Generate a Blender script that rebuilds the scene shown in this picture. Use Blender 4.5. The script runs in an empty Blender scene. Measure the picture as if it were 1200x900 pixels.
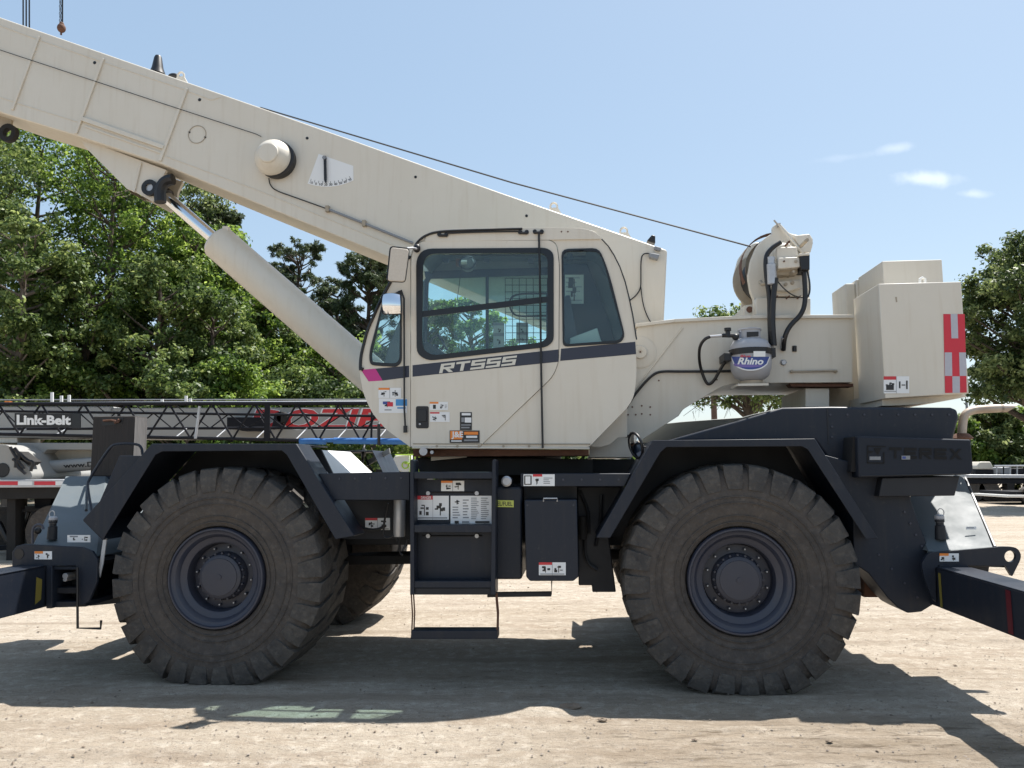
import bpy, bmesh, math, random
import numpy as np
from mathutils import Vector, Matrix, geometry
from math import sin, cos, pi, radians, atan, atan2, sqrt
rnd = random.Random(7)
C = bpy.context.scene.collection
SC = bpy.context.scene

# ---------------------------------------------------------------- camera
FOC = 906.0; CAMH = 1.7; TH = atan(97.8/906); RO = radians(.37)
_r0 = Vector((1, 0, 0)); _u0 = Vector((0, -sin(TH), cos(TH))); FW = Vector((0, cos(TH), sin(TH)))
CI = _r0*cos(RO) - _u0*sin(RO); CJ = _r0*sin(RO) + _u0*cos(RO)
cam = bpy.data.objects.new('camera', bpy.data.cameras.new('camera')); C.objects.link(cam)
cam.matrix_world = Matrix(((CI.x, CJ.x, -FW.x, 0), (CI.y, CJ.y, -FW.y, 0), (CI.z, CJ.z, -FW.z, CAMH), (0, 0, 0, 1)))
cam.data.sensor_width = 36; cam.data.lens = 36*FOC/1200; cam.data.clip_end = 3000; cam.data.clip_start = .05
SC.camera = cam
CP = Vector((0, 0, CAMH))
def ray(px, py): return FW + CI*((px-600)/FOC) + CJ*((450-py)/FOC)
def ground(px, py):
    d = ray(px, py); return CP - d*(CAMH/d.z)

# ---------------------------------------------------------------- sky, sun, exposure
SUN = Vector((.356, .286, 1.0)).normalized()
el = math.asin(SUN.z); az = atan2(SUN.x, SUN.y)
w = bpy.data.worlds.new('World'); SC.world = w; w.use_nodes = True
nt = w.node_tree; nt.nodes.clear()
def wn(t, **k):
    n = nt.nodes.new(t)
    for a, b in k.items(): setattr(n, a, b)
    return n
sky = wn('ShaderNodeTexSky', sky_type='NISHITA', sun_disc=False, sun_elevation=el, sun_rotation=az, air_density=1.0, dust_density=.9, ozone_density=1.0)
bg = wn('ShaderNodeBackground'); bg.inputs[1].default_value = .084
out = wn('ShaderNodeOutputWorld'); tc = wn('ShaderNodeTexCoord')
nz = wn('ShaderNodeTexNoise'); nz.inputs['Scale'].default_value = 38; nz.inputs['Detail'].default_value = 5
nt.links.new(tc.outputs['Generated'], nz.inputs['Vector'])
gain = wn('ShaderNodeMixRGB', blend_type='MULTIPLY'); gain.inputs[0].default_value = 1; gain.inputs[2].default_value = (.78, .67, .52, 1); nt.links.new(sky.outputs[0], gain.inputs[1])
lift = wn('ShaderNodeMixRGB', blend_type='ADD'); lift.inputs[0].default_value = 1; lift.inputs[2].default_value = (1.45, 2.17, 3.2, 1); nt.links.new(gain.outputs[0], lift.inputs[1]); prev = lift.outputs[0]
for (px, py, ax, ay, amt) in ((1048, 174, .026, .008, .24), (1088, 209, .040, .011, .42), (1140, 227, .020, .006, .28), (985, 185, .05, .006, .08)):
    d = ray(px, py).normalized()
    r = Vector((d.y, -d.x, 0)).normalized(); u = r.cross(d)
    tiltd = 12 if py > 200 else 2
    r2 = (r*cos(radians(tiltd)) - u*sin(radians(tiltd))); u2 = r2.cross(d)
    s = wn('ShaderNodeVectorMath', operation='SUBTRACT'); s.inputs[1].default_value = d
    nt.links.new(tc.outputs['Generated'], s.inputs[0])
    da = wn('ShaderNodeVectorMath', operation='DOT_PRODUCT'); da.inputs[1].default_value = r2/ax; nt.links.new(s.outputs[0], da.inputs[0])
    db = wn('ShaderNodeVectorMath', operation='DOT_PRODUCT'); db.inputs[1].default_value = u2/ay; nt.links.new(s.outputs[0], db.inputs[0])
    dc = wn('ShaderNodeVectorMath', operation='DOT_PRODUCT'); dc.inputs[1].default_value = d/.3; nt.links.new(s.outputs[0], dc.inputs[0])
    cx = wn('ShaderNodeCombineXYZ'); nt.links.new(da.outputs['Value'], cx.inputs[0]); nt.links.new(db.outputs['Value'], cx.inputs[1]); nt.links.new(dc.outputs['Value'], cx.inputs[2])
    ln = wn('ShaderNodeVectorMath', operation='LENGTH'); nt.links.new(cx.outputs[0], ln.inputs[0])
    ad = wn('ShaderNodeMath', operation='MULTIPLY_ADD'); nt.links.new(nz.outputs[0], ad.inputs[0]); ad.inputs[1].default_value = 1.6; nt.links.new(ln.outputs['Value'], ad.inputs[2])
    mr = wn('ShaderNodeMapRange', interpolation_type='SMOOTHSTEP'); nt.links.new(ad.outputs[0], mr.inputs[0])
    for i, v in ((1, .75), (2, 1.75), (3, amt), (4, 0.0)): mr.inputs[i].default_value = v
    mx = wn('ShaderNodeMixRGB'); nt.links.new(mr.outputs[0], mx.inputs[0]); nt.links.new(prev, mx.inputs[1]); mx.inputs[2].default_value = (9.5, 9.8, 10.2, 1)
    prev = mx.outputs[0]
nt.links.new(prev, bg.inputs[0]); nt.links.new(bg.outputs[0], out.inputs[0])
sl = bpy.data.lights.new('sun', 'SUN'); sl.energy = 5.0; sl.angle = radians(.5); sl.color = (1, .96, .9)
so = bpy.data.objects.new('sun', sl); C.objects.link(so); so.rotation_euler = (-SUN).to_track_quat('-Z', 'Y').to_euler(); so.location = (20, 15, 60)
SC.view_settings.view_transform = 'Standard'; SC.view_settings.look = 'None'; SC.view_settings.gamma = 1; SC.view_settings.exposure = .85
SC.render.engine = 'CYCLES'
SC.cycles.max_bounces = 8; SC.cycles.transparent_max_bounces = 16; SC.cycles.transmission_bounces = 4; SC.cycles.glossy_bounces = 3
SC.cycles.caustics_reflective = False; SC.cycles.caustics_refractive = False
SC.cycles.use_denoising = True

# ---------------------------------------------------------------- materials
MATS = {}
def mat(name, col, rough=.6, metal=0, col2=None, scale=3., amt=.5, bump=0., bscale=40., spec=.5, streak=None, coat=0, detail=6, stretch=None, fine=None):
    m = bpy.data.materials.new(name); m.use_nodes = True; t = m.node_tree; b = t.nodes['Principled BSDF']
    b.inputs['Roughness'].default_value = rough; b.inputs['Metallic'].default_value = metal
    b.inputs['Base Color'].default_value = (*col, 1); b.inputs['Specular IOR Level'].default_value = spec
    if coat: b.inputs['Coat Weight'].default_value = coat
    tcn = t.nodes.new('ShaderNodeTexCoord'); vec = tcn.outputs['Object']
    if stretch:
        mp = t.nodes.new('ShaderNodeMapping'); mp.inputs['Scale'].default_value = stretch; t.links.new(vec, mp.inputs[0]); vec2 = mp.outputs[0]
    else: vec2 = vec
    if col2:
        n = t.nodes.new('ShaderNodeTexNoise'); n.inputs['Scale'].default_value = scale; n.inputs['Detail'].default_value = detail; n.inputs['Roughness'].default_value = .65
        t.links.new(vec2, n.inputs['Vector'])
        r = t.nodes.new('ShaderNodeMapRange'); t.links.new(n.outputs[0], r.inputs[0])
        r.inputs[1].default_value = .5-.28*1; r.inputs[2].default_value = .5+.28; r.inputs[3].default_value = 0; r.inputs[4].default_value = amt
        x = t.nodes.new('ShaderNodeMixRGB'); t.links.new(r.outputs[0], x.inputs[0]); x.inputs[1].default_value = (*col, 1); x.inputs[2].default_value = (*col2, 1)
        last = x.outputs[0]
        if streak:
            mp = t.nodes.new('ShaderNodeMapping'); mp.inputs['Scale'].default_value = (9, 9, .7); t.links.new(vec, mp.inputs[0])
            n2 = t.nodes.new('ShaderNodeTexNoise'); n2.inputs['Scale'].default_value = 2.2; n2.inputs['Detail'].default_value = 5; t.links.new(mp.outputs[0], n2.inputs['Vector'])
            r2 = t.nodes.new('ShaderNodeMapRange'); t.links.new(n2.outputs[0], r2.inputs[0]); r2.inputs[1].default_value = .52; r2.inputs[2].default_value = .78; r2.inputs[4].default_value = .55
            x2 = t.nodes.new('ShaderNodeMixRGB'); t.links.new(r2.outputs[0], x2.inputs[0]); t.links.new(last, x2.inputs[1]); x2.inputs[2].default_value = (*streak, 1); last = x2.outputs[0]
        if fine:
            for k_, (fc, fs, f0, f1, fa) in enumerate(fine):
                nf = t.nodes.new('ShaderNodeTexNoise'); nf.inputs['Scale'].default_value = fs; nf.inputs['Detail'].default_value = 5; nf.inputs['Roughness'].default_value = .7; t.links.new(vec, nf.inputs['Vector'])
                rf = t.nodes.new('ShaderNodeMapRange'); t.links.new(nf.outputs[0], rf.inputs[0]); rf.inputs[1].default_value = f0; rf.inputs[2].default_value = f1; rf.inputs[4].default_value = fa
                xf = t.nodes.new('ShaderNodeMixRGB'); t.links.new(rf.outputs[0], xf.inputs[0]); t.links.new(last, xf.inputs[1]); xf.inputs[2].default_value = (*fc, 1); last = xf.outputs[0]
        t.links.new(last, b.inputs['Base Color'])
        rr = t.nodes.new('ShaderNodeMapRange'); t.links.new(n.outputs[0], rr.inputs[0]); rr.inputs[1].default_value = .3; rr.inputs[2].default_value = .7; rr.inputs[3].default_value = max(.02, rough-.08); rr.inputs[4].default_value = min(1, rough+.12)
        t.links.new(rr.outputs[0], b.inputs['Roughness'])
    if bump:
        n3 = t.nodes.new('ShaderNodeTexNoise'); n3.inputs['Scale'].default_value = bscale; n3.inputs['Detail'].default_value = 4; t.links.new(vec2, n3.inputs['Vector'])
        bp = t.nodes.new('ShaderNodeBump'); bp.inputs['Strength'].default_value = bump; bp.inputs['Distance'].default_value = .02
        t.links.new(n3.outputs[0], bp.inputs['Height']); t.links.new(bp.outputs[0], b.inputs['Normal'])
    MATS[name] = m; return m
mat('cream', (.655, .612, .535), .40, col2=(.58, .535, .455), scale=1.3, amt=.7, streak=(.55, .49, .40), bump=.04, bscale=5, fine=[((.30, .22, .14), 7, .69, .78, .5), ((.45, .40, .33), 60, .62, .75, .3)])
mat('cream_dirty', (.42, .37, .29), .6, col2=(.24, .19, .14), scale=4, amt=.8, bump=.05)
mat('navy', (.013, .018, .030), .42, col2=(.024, .028, .038), scale=2.2, amt=.6, spec=.28, streak=(.034, .034, .038), bump=.03, bscale=8, fine=[((.09, .085, .078), 26, .60, .78, .35), ((.06, .057, .053), 3.5, .58, .8, .45)])
mat('navy_dusty', (.085, .105, .12), .6, col2=(.12, .135, .135), scale=3, amt=.7, bump=.03, bscale=8)
mat('tape_red', (.10, .012, .02), .4)
mat('tape_yellow', (.22, .18, .04), .45)
mat('navy_dark', (.007, .009, .015), .6, col2=(.018, .018, .02), scale=3, amt=.6)
mat('dark_under', (.006, .006, .007), .8, col2=(.025, .021, .018), scale=5, amt=.6)
mat('steel_rim', (.022, .028, .052), .42, col2=(.06, .058, .065), scale=3, amt=.6, bump=.05)
mat('hub', (.030, .034, .055), .5, col2=(.07, .066, .065), scale=6, amt=.5)
mat('rubber', (.034, .032, .033), .85, col2=(.115, .095, .078), scale=4.5, amt=.8, bump=.7, bscale=22, fine=[((.15, .13, .115), 14, .5, .72, .45), ((.018, .018, .02), 9, .55, .72, .6)])
mat('rubber_dusty', (.088, .078, .068), .9, col2=(.036, .036, .038), scale=3.5, amt=.9, bump=.7, bscale=26, fine=[((.16, .14, .12), 18, .5, .72, .5), ((.02, .02, .022), 11, .55, .7, .6)])
mat('black', (.008, .008, .010), .45)
mat('gasket', (.006, .007, .010), .3)
mat('hose', (.010, .010, .012), .4, bump=.1, bscale=80)
mat('chrome', (.75, .77, .80), .12, 1)
mat('steel', (.42, .42, .42), .4, 1, col2=(.25, .22, .2), scale=9, amt=.6)
mat('galv', (.5, .51, .53), .45, .6, col2=(.36, .36, .38), scale=12, amt=.6)
mat('white', (.78, .78, .76), .5)
mat('decal_white', (.74, .75, .76), .35)
mat('decal_red', (.55, .03, .04), .4)
mat('decal_orange', (.75, .22, .03), .4)
mat('decal_black', (.012, .012, .014), .4)
mat('decal_blue', (.05, .25, .55), .4)
mat('decal_yellow', (.55, .60, .12), .4)
mat('print_grey', (.22, .23, .25), .5)
mat('stripe_navy', (.025, .028, .048), .35)
mat('magenta', (.50, .03, .22), .35)
mat('letter_cream', (.62, .60, .53), .4)
mat('safety_red', (.58, .02, .04), .35, col2=(.5, .03, .05), scale=5, amt=.5)
mat('reflect_grey', (.45, .45, .50), .35, col2=(.38, .38, .44), scale=30, amt=.6)
mat('rust', (.16, .07, .04), .8, col2=(.06, .035, .028), scale=9, amt=.8, bump=.3)
mat('grille_navy', (.013, .017, .027), .55, spec=.25, col2=(.02, .024, .033), scale=3, amt=.6)
mat('ink', (.002, .002, .003), .8)
mat('exhaust', (.50, .45, .39), .5, .25, col2=(.28, .2, .15), scale=6, amt=.8)
mat('wood_block', (.022, .018, .016), .85, col2=(.06, .05, .046), scale=6, amt=.7, bump=.5, bscale=30, stretch=(1, 1, .15))
mat('wood_sunlit', (.20, .19, .185), .85, col2=(.07, .062, .058), scale=5, amt=.9, bump=.5, bscale=30, stretch=(1, 1, .15))  # block wood made paler, with the sunlight put into its colour
mat('tank_grey', (.36, .37, .40), .38, col2=(.3, .3, .33), scale=10, amt=.5)
mat('tank_blue', (.03, .06, .25), .35)
mat('tank_purple', (.16, .12, .38), .35)
mat('interior', (.14, .165, .18), .7, col2=(.10, .12, .13), scale=5, amt=.6)
mat('interior_dark', (.02, .03, .05), .7)
mat('interior_light', (.38, .42, .40), .6)
mat('mirror', (.8, .82, .85), .04, 1)
mat('mirror_back', (.50, .44, .37), .6, col2=(.62, .57, .5), scale=60, amt=.9)
mat('boom_grey', (.33, .33, .32), .5, col2=(.26, .26, .25), scale=.8, amt=.6, streak=(.33, .3, .27))
mat('letter_red', (.62, .03, .03), .4, col2=(.38, .015, .03), scale=3, amt=.6)
mat('jib_dark', (.006, .007, .011), .6, spec=.2, col2=(.014, .014, .018), scale=3, amt=.5)
mat('sling_blue', (.02, .10, .30), .6, col2=(.03, .18, .5), scale=8, amt=.6, bump=.3)
mat('lime', (.45, .65, .08), .5)
mat('bark', (.115, .085, .065), .9, col2=(.05, .04, .032), scale=2.5, amt=.9, bump=.6, bscale=14, stretch=(1, 1, .25))
mat('bark_pale', (.22, .18, .15), .9, col2=(.10, .08, .065), scale=2.5, amt=.9, bump=.6, bscale=14, stretch=(1, 1, .25))
mat('pole_wood', (.15, .09, .07), .9, col2=(.09, .06, .05), scale=3, amt=.7)
mat('grey_roof', (.28, .30, .30), .5, col2=(.2, .22, .22), scale=2, amt=.6)
mat('stone', (.30, .26, .22), .9, col2=(.16, .13, .11), scale=9, amt=.9)
mat('clod', (.15, .11, .08), .95, col2=(.26, .21, .16), scale=20, amt=.8, bump=.5)

def glass(name, tint, base=.05, rough=.0):
    m = bpy.data.materials.new(name); m.use_nodes = True; t = m.node_tree; t.nodes.clear()
    o = t.nodes.new('ShaderNodeOutputMaterial'); mx = t.nodes.new('ShaderNodeMixShader')
    tr = t.nodes.new('ShaderNodeBsdfTransparent'); tr.inputs[0].default_value = (*tint, 1)
    gl = t.nodes.new('ShaderNodeBsdfGlossy'); gl.inputs['Roughness'].default_value = rough; gl.inputs[0].default_value = (.9, .95, 1, 1)
    ge = t.nodes.new('ShaderNodeNewGeometry'); dt = t.nodes.new('ShaderNodeVectorMath'); dt.operation = 'DOT_PRODUCT'; t.links.new(ge.outputs['Incoming'], dt.inputs[0]); t.links.new(ge.outputs['Normal'], dt.inputs[1])
    def mt(op, x, y=None):
        n = t.nodes.new('ShaderNodeMath'); n.operation = op
        for i, v in enumerate((x, y)):
            if v is None: continue
            if isinstance(v, (int, float)): n.inputs[i].default_value = v
            else: t.links.new(v, n.inputs[i])
        return n.outputs[0]
    fr = mt('ADD', mt('MULTIPLY', mt('POWER', mt('SUBTRACT', 1.0, mt('ABSOLUTE', dt.outputs['Value'])), 5), .93), .035)
    # dust film on the pane: a thin, uneven diffuse veil
    df = t.nodes.new('ShaderNodeBsdfDiffuse'); df.inputs[0].default_value = (.45, .47, .45, 1); m2 = t.nodes.new('ShaderNodeMixShader')
    tcn = t.nodes.new('ShaderNodeTexCoord'); nn = t.nodes.new('ShaderNodeTexNoise'); nn.inputs['Scale'].default_value = 5; nn.inputs['Detail'].default_value = 7; t.links.new(tcn.outputs['Object'], nn.inputs['Vector'])
    t.links.new(mt('MULTIPLY', mt('POWER', nn.outputs[0], 2), .06), m2.inputs[0]); t.links.new(tr.outputs[0], m2.inputs[1]); t.links.new(df.outputs[0], m2.inputs[2])
    t.links.new(fr, mx.inputs[0]); t.links.new(m2.outputs[0], mx.inputs[1]); t.links.new(gl.outputs[0], mx.inputs[2]); t.links.new(mx.outputs[0], o.inputs[0])
    MATS[name] = m
glass('glass_green', (.875, .97, .965))

def leafmat(name, c1, c2, c3, trans=.35):
    m = bpy.data.materials.new(name); m.use_nodes = True; t = m.node_tree; t.nodes.clear()
    o = t.nodes.new('ShaderNodeOutputMaterial'); at = t.nodes.new('ShaderNodeAttribute'); at.attribute_name = 'tint'
    cr = t.nodes.new('ShaderNodeValToRGB'); t.links.new(at.outputs['Fac'], cr.inputs[0])
    e = cr.color_ramp.elements; e[0].color = (*c1, 1); e[1].color = (*c3, 1); k = e.new(.5); k.color = (*c2, 1)
    d = t.nodes.new('ShaderNodeBsdfPrincipled'); d.inputs['Roughness'].default_value = .5; d.inputs['Specular IOR Level'].default_value = .35
    tl = t.nodes.new('ShaderNodeBsdfTranslucent'); mx = t.nodes.new('ShaderNodeMixShader'); mx.inputs[0].default_value = trans
    hs = t.nodes.new('ShaderNodeHueSaturation'); hs.inputs['Value'].default_value = 1.5; hs.inputs['Hue'].default_value = .48
    t.links.new(cr.outputs[0], d.inputs['Base Color']); t.links.new(cr.outputs[0], hs.inputs['Color']); t.links.new(hs.outputs[0], tl.inputs[0])
    t.links.new(d.outputs[0], mx.inputs[1]); t.links.new(tl.outputs[0], mx.inputs[2]); t.links.new(mx.outputs[0], o.inputs[0])
    MATS[name] = m
leafmat('leaf_oak', (.035, .065, .018), (.095, .15, .04), (.28, .35, .12), .42)
leafmat('leaf_bright', (.035, .08, .014), (.125, .21, .035), (.33, .46, .11), .5)
leafmat('leaf_pine', (.035, .055, .028), (.065, .10, .04), (.13, .16, .07), .25)
leafmat('leaf_olive', (.035, .06, .02), (.11, .155, .05), (.30, .36, .15), .45)

# ---------------------------------------------------------------- frames and mesh builder
class Frame:
    def __init__(s, loc, yaw=0):
        s.O = Vector(loc); s.yaw = yaw; s.ex = Vector((cos(yaw), sin(yaw), 0)); s.ey = Vector((-sin(yaw), cos(yaw), 0))
    def U(s, px, py, y):
        d = ray(px, py); t = (s.O + s.ey*y - CP).dot(s.ey)/d.dot(s.ey); p = CP + d*t - s.O
        return Vector((p.dot(s.ex), y, p.z - 0))
    def P(s, pts, y): return [s.U(a, b, y) for a, b in pts]
FC = Frame(ground(870, 813) - Vector((cos(radians(-5)), sin(radians(-5)), 0))*2.05, radians(-5))
F = FC
def arc_round(poly, r, n=4):
    """round the corners of a 2D polygon (pixel or metre units)"""
    o = []; N = len(poly)
    for i in range(N):
        rr = r[i] if isinstance(r, (list, tuple)) else r
        p = Vector(poly[i][:2]); a = Vector(poly[i-1][:2]); b = Vector(poly[(i+1) % N][:2])
        if rr <= 0: o.append(tuple(p)); continue
        da = (a-p); db = (b-p); la = min(rr, da.length*.45); lb = min(rr, db.length*.45)
        s = p + da.normalized()*la; e = p + db.normalized()*lb
        for k in range(n+1):
            t = k/n; o.append(tuple(s*(1-t)**2 + p*2*t*(1-t) + e*t*t))
    return o
def circ(cx, cy, r, n=20, ry=None): return [(cx + r*cos(2*pi*k/n), cy + (ry or r)*sin(2*pi*k/n)) for k in range(n)]
class M:
    def __init__(s): s.v = []; s.f = []; s.mi = []; s.mats = []
    def m(s, name):
        if name not in s.mats: s.mats.append(name)
        return s.mats.index(name)
    def add(s, vs, fs, mt):
        k = len(s.v); s.v += [tuple(p) for p in vs]; i = s.m(mt)
        for f in fs: s.f.append([a+k for a in f]); s.mi.append(i)
    def box(s, x0, x1, y0, y1, z0, z1, mt):
        s.add([(x, y, z) for x in (x0, x1) for y in (y0, y1) for z in (z0, z1)], [(0, 1, 3, 2), (4, 6, 7, 5), (0, 4, 5, 1), (2, 3, 7, 6), (0, 2, 6, 4), (1, 5, 7, 3)], mt)
    def prism3(s, pts, off, mt):
        n = len(pts); off = Vector(off); q = [Vector(p) + off for p in pts]
        s.add(list(pts)+q, [list(range(n)), list(range(2*n-1, n-1, -1))] + [(i, (i+1) % n, n+(i+1) % n, n+i) for i in range(n)], mt)
    def pp(s, poly, y0, y1, mt, yr=None):
        """prism: outline traced at lateral plane yr (default y0), y0..y1 deep"""
        pts = F.P(poly, y0 if yr is None else yr); pts = [Vector((p.x, y0, p.z)) for p in pts]
        s.prism3(pts, (0, y1-y0, 0), mt)
    def plate(s, outer, holes, y0, y1, mt, yr=None):
        yr = y0 if yr is None else yr
        loops = [[Vector((p.x, p.z, 0)) for p in F.P(l, yr)] for l in [outer]+holes]
        tris = geometry.tessellate_polygon(loops); flat = [p for l in loops for p in l]
        n = len(flat); vs = [(p.x, y0, p.y) for p in flat] + [(p.x, y1, p.y) for p in flat]
        fs = [tuple(t) for t in tris] + [tuple(n+a for a in reversed(t)) for t in tris]
        k = 0
        for l in loops:
            L = len(l)
            for i in range(L): fs.append((k+i, k+(i+1) % L, n+k+(i+1) % L, n+k+i))
            k += L
        s.add(vs, fs, mt)
    def tube(s, pts, r, mt, n=8, closed=False, smooth=0):
        pts = [Vector(p) for p in pts]
        if smooth:
            isl = isinstance(r, (list, tuple))
            for _ in range(smooth):
                q = [pts[0]]; qr = [r[0]] if isl else None
                for a, b in zip(pts, pts[1:]): q += [a*.75+b*.25, a*.25+b*.75]
                if isl:
                    for a, b in zip(r, r[1:]): qr += [a*.75+b*.25, a*.25+b*.75]
                    qr.append(r[-1]); r = qr
                q.append(pts[-1]); pts = q
        N = len(pts); vs = []; up = None
        for i, p in enumerate(pts):
            if closed: t = (pts[(i+1) % N]-pts[i-1]).normalized()
            else: t = ((pts[min(i+1, N-1)]-pts[max(i-1, 0)])).normalized()
            if up is None: up = Vector((0, 0, 1)) if abs(t.z) < .9 else Vector((1, 0, 0))
            a = t.cross(up).normalized(); up = a.cross(t).normalized()
            rr = r[i] if isinstance(r, (list, tuple)) else r
            vs += [p + (a*cos(2*pi*k/n) + up*sin(2*pi*k/n))*rr for k in range(n)]
        fs = []
        for i in range(N if closed else N-1):
            j = (i+1) % N
            fs += [(i*n+k, i*n+(k+1) % n, j*n+(k+1) % n, j*n+k) for k in range(n)]
        if not closed: fs += [list(range(n))[::-1], list(range((N-1)*n, N*n))]
        s.add(vs, fs, mt)
    def cyl(s, p0, p1, r, mt, n=16, r1=None): s.tube([p0, p1], [r, r if r1 is None else r1], mt, n)
    def lathe(s, c, prof, mt, n=32, axis='y', cap=True):
        """profile [(r, offset along axis)]"""
        c = Vector(c); vs = []; fs = []
        for r, o in prof:
            for k in range(n):
                a = 2*pi*k/n
                vs.append(c + (Vector((r*cos(a), o, r*sin(a))) if axis == 'y' else Vector((r*cos(a), r*sin(a), o)) if axis == 'z' else Vector((o, r*cos(a), r*sin(a)))))
        for i in range(len(prof)-1):
            fs += [(i*n+k, i*n+(k+1) % n, (i+1)*n+(k+1) % n, (i+1)*n+k) for k in range(n)]
        if cap: fs += [list(range(n)), list(range((len(prof)-1)*n, len(prof)*n))]
        s.add(vs, fs, mt)
    def ball(s, c, r, mt, sc=(1, 1, 1), n=12):
        prof = [(max(.0005, r*sin(pi*k/n)), -r*cos(pi*k/n)) for k in range(n+1)]
        k = len(s.v); s.lathe((0, 0, 0), prof, mt, n*2, 'z', False)
        for i in range(k, len(s.v)):
            a = s.v[i]; s.v[i] = (c[0]+a[0]*sc[0], c[1]+a[1]*sc[1], c[2]+a[2]*sc[2])
    def build(s, name, parent=None, bevel=0, smooth=30, label=None, recalc=True, seg=2):
        me = bpy.data.meshes.new(name); me.from_pydata(s.v, [], s.f)
        for a in s.mats: me.materials.append(MATS[a])
        me.polygons.foreach_set('material_index', s.mi)
        if recalc:
            bm = bmesh.new(); bm.from_mesh(me); bmesh.ops.recalc_face_normals(bm, faces=bm.faces); bm.to_mesh(me); bm.free()
        if smooth:
            me.shade_smooth(); me.set_sharp_from_angle(angle=radians(smooth))
        o = bpy.data.objects.new(name, me); C.objects.link(o)
        if parent: o.parent = parent
        if bevel:
            b = o.modifiers.new('bevel', 'BEVEL'); b.width = bevel; b.segments = seg; b.limit_method = 'ANGLE'; b.angle_limit = radians(35); b.use_clamp_overlap = True
        if label: o['label'] = label
        return o
def tag(o, label, cat, group=None, kind=None):
    o['label'] = label; o['category'] = cat
    if group: o['group'] = group
    if kind: o['kind'] = kind
    return o
def empty(name, frame, label, cat, group=None):
    o = bpy.data.objects.new(name, None); C.objects.link(o); o.location = frame.O; o.rotation_euler.z = frame.yaw
    o.empty_display_size = .2
    return tag(o, label, cat, group)
def each(name, parent, mt, pts, r, L, n=8, d=(0, -1, 0)):
    for i, p in enumerate(pts):
        if i == 0: m = M(); m.cyl((0, 0, 0), Vector(d)*L, r, mt, n); o = m.build(name, parent)
        else: o = o.copy(); C.objects.link(o)
        o.location = p
def sub(name, parent):
    o = bpy.data.objects.new(name, None); C.objects.link(o); o.parent = parent; o.empty_display_size = .1; return o

# flat lettering mapped onto a pixel quad (tl, tr, br, bl) on the lateral plane y
def bilin(q, u, v):
    tl, tr, br, bl = [Vector(a) for a in q]
    return (tl*(1-u)+tr*u)*(1-v) + (bl*(1-u)+br*u)*v
_tc = {}
def textmesh(s, offset):
    if (s, offset) in _tc: return _tc[(s, offset)]
    cu = bpy.data.curves.new('t', 'FONT'); cu.body = s; cu.offset = offset; cu.resolution_u = 3
    o = bpy.data.objects.new('t', cu); C.objects.link(o); bpy.context.view_layer.update()
    me = bpy.data.meshes.new_from_object(o.evaluated_get(bpy.context.evaluated_depsgraph_get()))
    vs = [v.co.copy() for v in me.vertices]; fs = [list(p.vertices) for p in me.polygons]
    bpy.data.objects.remove(o); bpy.data.curves.remove(cu); bpy.data.meshes.remove(me)
    _tc[(s, offset)] = (vs, fs); return vs, fs
def lettering(mb, s, q, y, mt, bold=.0, th=0):
    vs, fs = textmesh(s, bold)
    x0 = min(v.x for v in vs); x1 = max(v.x for v in vs); y0 = min(v.y for v in vs); y1 = max(v.y for v in vs)
    out_ = []
    for v in vs:
        p = bilin(q, (v.x-x0)/(x1-x0), 1-(v.y-y0)/(y1-y0)); out_.append(F.U(p.x, p.y, y))
    mb.add(out_, fs, mt)
# blocky extended letters drawn as thick strokes on a 0..1 grid
GLY = {'R': [[(0, 0), (0, 1)], [(0, 1), (1, 1), (1, .5), (0, .5)], [(.45, .5), (1, 0)]], 'T': [[(0, 1), (1, 1)], [(.5, 1), (.5, 0)]],
       '5': [[(1, 1), (0, 1), (0, .52), (1, .52), (1, 0), (0, 0)]], 'E': [[(1, 1), (0, 1), (0, 0), (1, 0)], [(0, .5), (.9, .5)]],
       'X': [[(0, 1), (1, 0)], [(0, 0), (1, 1)]]}
def blocktext(mb, s, q, y, mt, tx=.2, ty=.24, gap=.18):
    n = len(s); wch = (1-gap*(n-1)/n)/n; dy = 0
    for i, ch in enumerate(s):
        u0 = i*(wch+gap/n)
        for st in GLY[ch]:
            for a, b in zip(st, st[1:]):
                hor = abs(a[1]-b[1]) < .05; ver = abs(a[0]-b[0]) < .05
                def mp(x, z): return bilin(q, u0+wch*(tx/2+x*(1-tx)), 1-(ty/2+z*(1-ty)))
                if hor: x0, x1 = sorted((a[0], b[0])); pts = [(x0*(1-tx), a[1]*(1-ty)), (x1*(1-tx)+tx, a[1]*(1-ty)), (x1*(1-tx)+tx, a[1]*(1-ty)+ty), (x0*(1-tx), a[1]*(1-ty)+ty)]
                elif ver: z0, z1 = sorted((a[1], b[1])); pts = [(a[0]*(1-tx), z0*(1-ty)), (a[0]*(1-tx)+tx, z0*(1-ty)), (a[0]*(1-tx)+tx, z1*(1-ty)+ty), (a[0]*(1-tx), z1*(1-ty)+ty)]
                else:
                    lo, hi = sorted((a, b), key=lambda t: t[1]); w2 = tx*1.25
                    xl = lo[0]*(1-w2); xh = hi[0]*(1-w2)
                    zl = lo[1]*(1-ty)+(0 if lo[1] == 0 else ty); zh = hi[1]*(1-ty)+(ty if hi[1] == 1 else ty*.3)
                    pts = [(xl, zl), (xl+w2, zl), (xh+w2, zh), (xh, zh)]
                pp_ = [bilin(q, u0+wch*u, 1-v) for u, v in pts]; dy += .00015
                mb.add([F.U(p.x, p.y, y-dy) for p in pp_], [(0, 1, 2, 3)], mt)
def quadpx(mb, q, y, mt):
    mb.add([F.U(a, b, y) for a, b in q], [(0, 1, 2, 3)], mt)
dr = random.Random(3)
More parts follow.
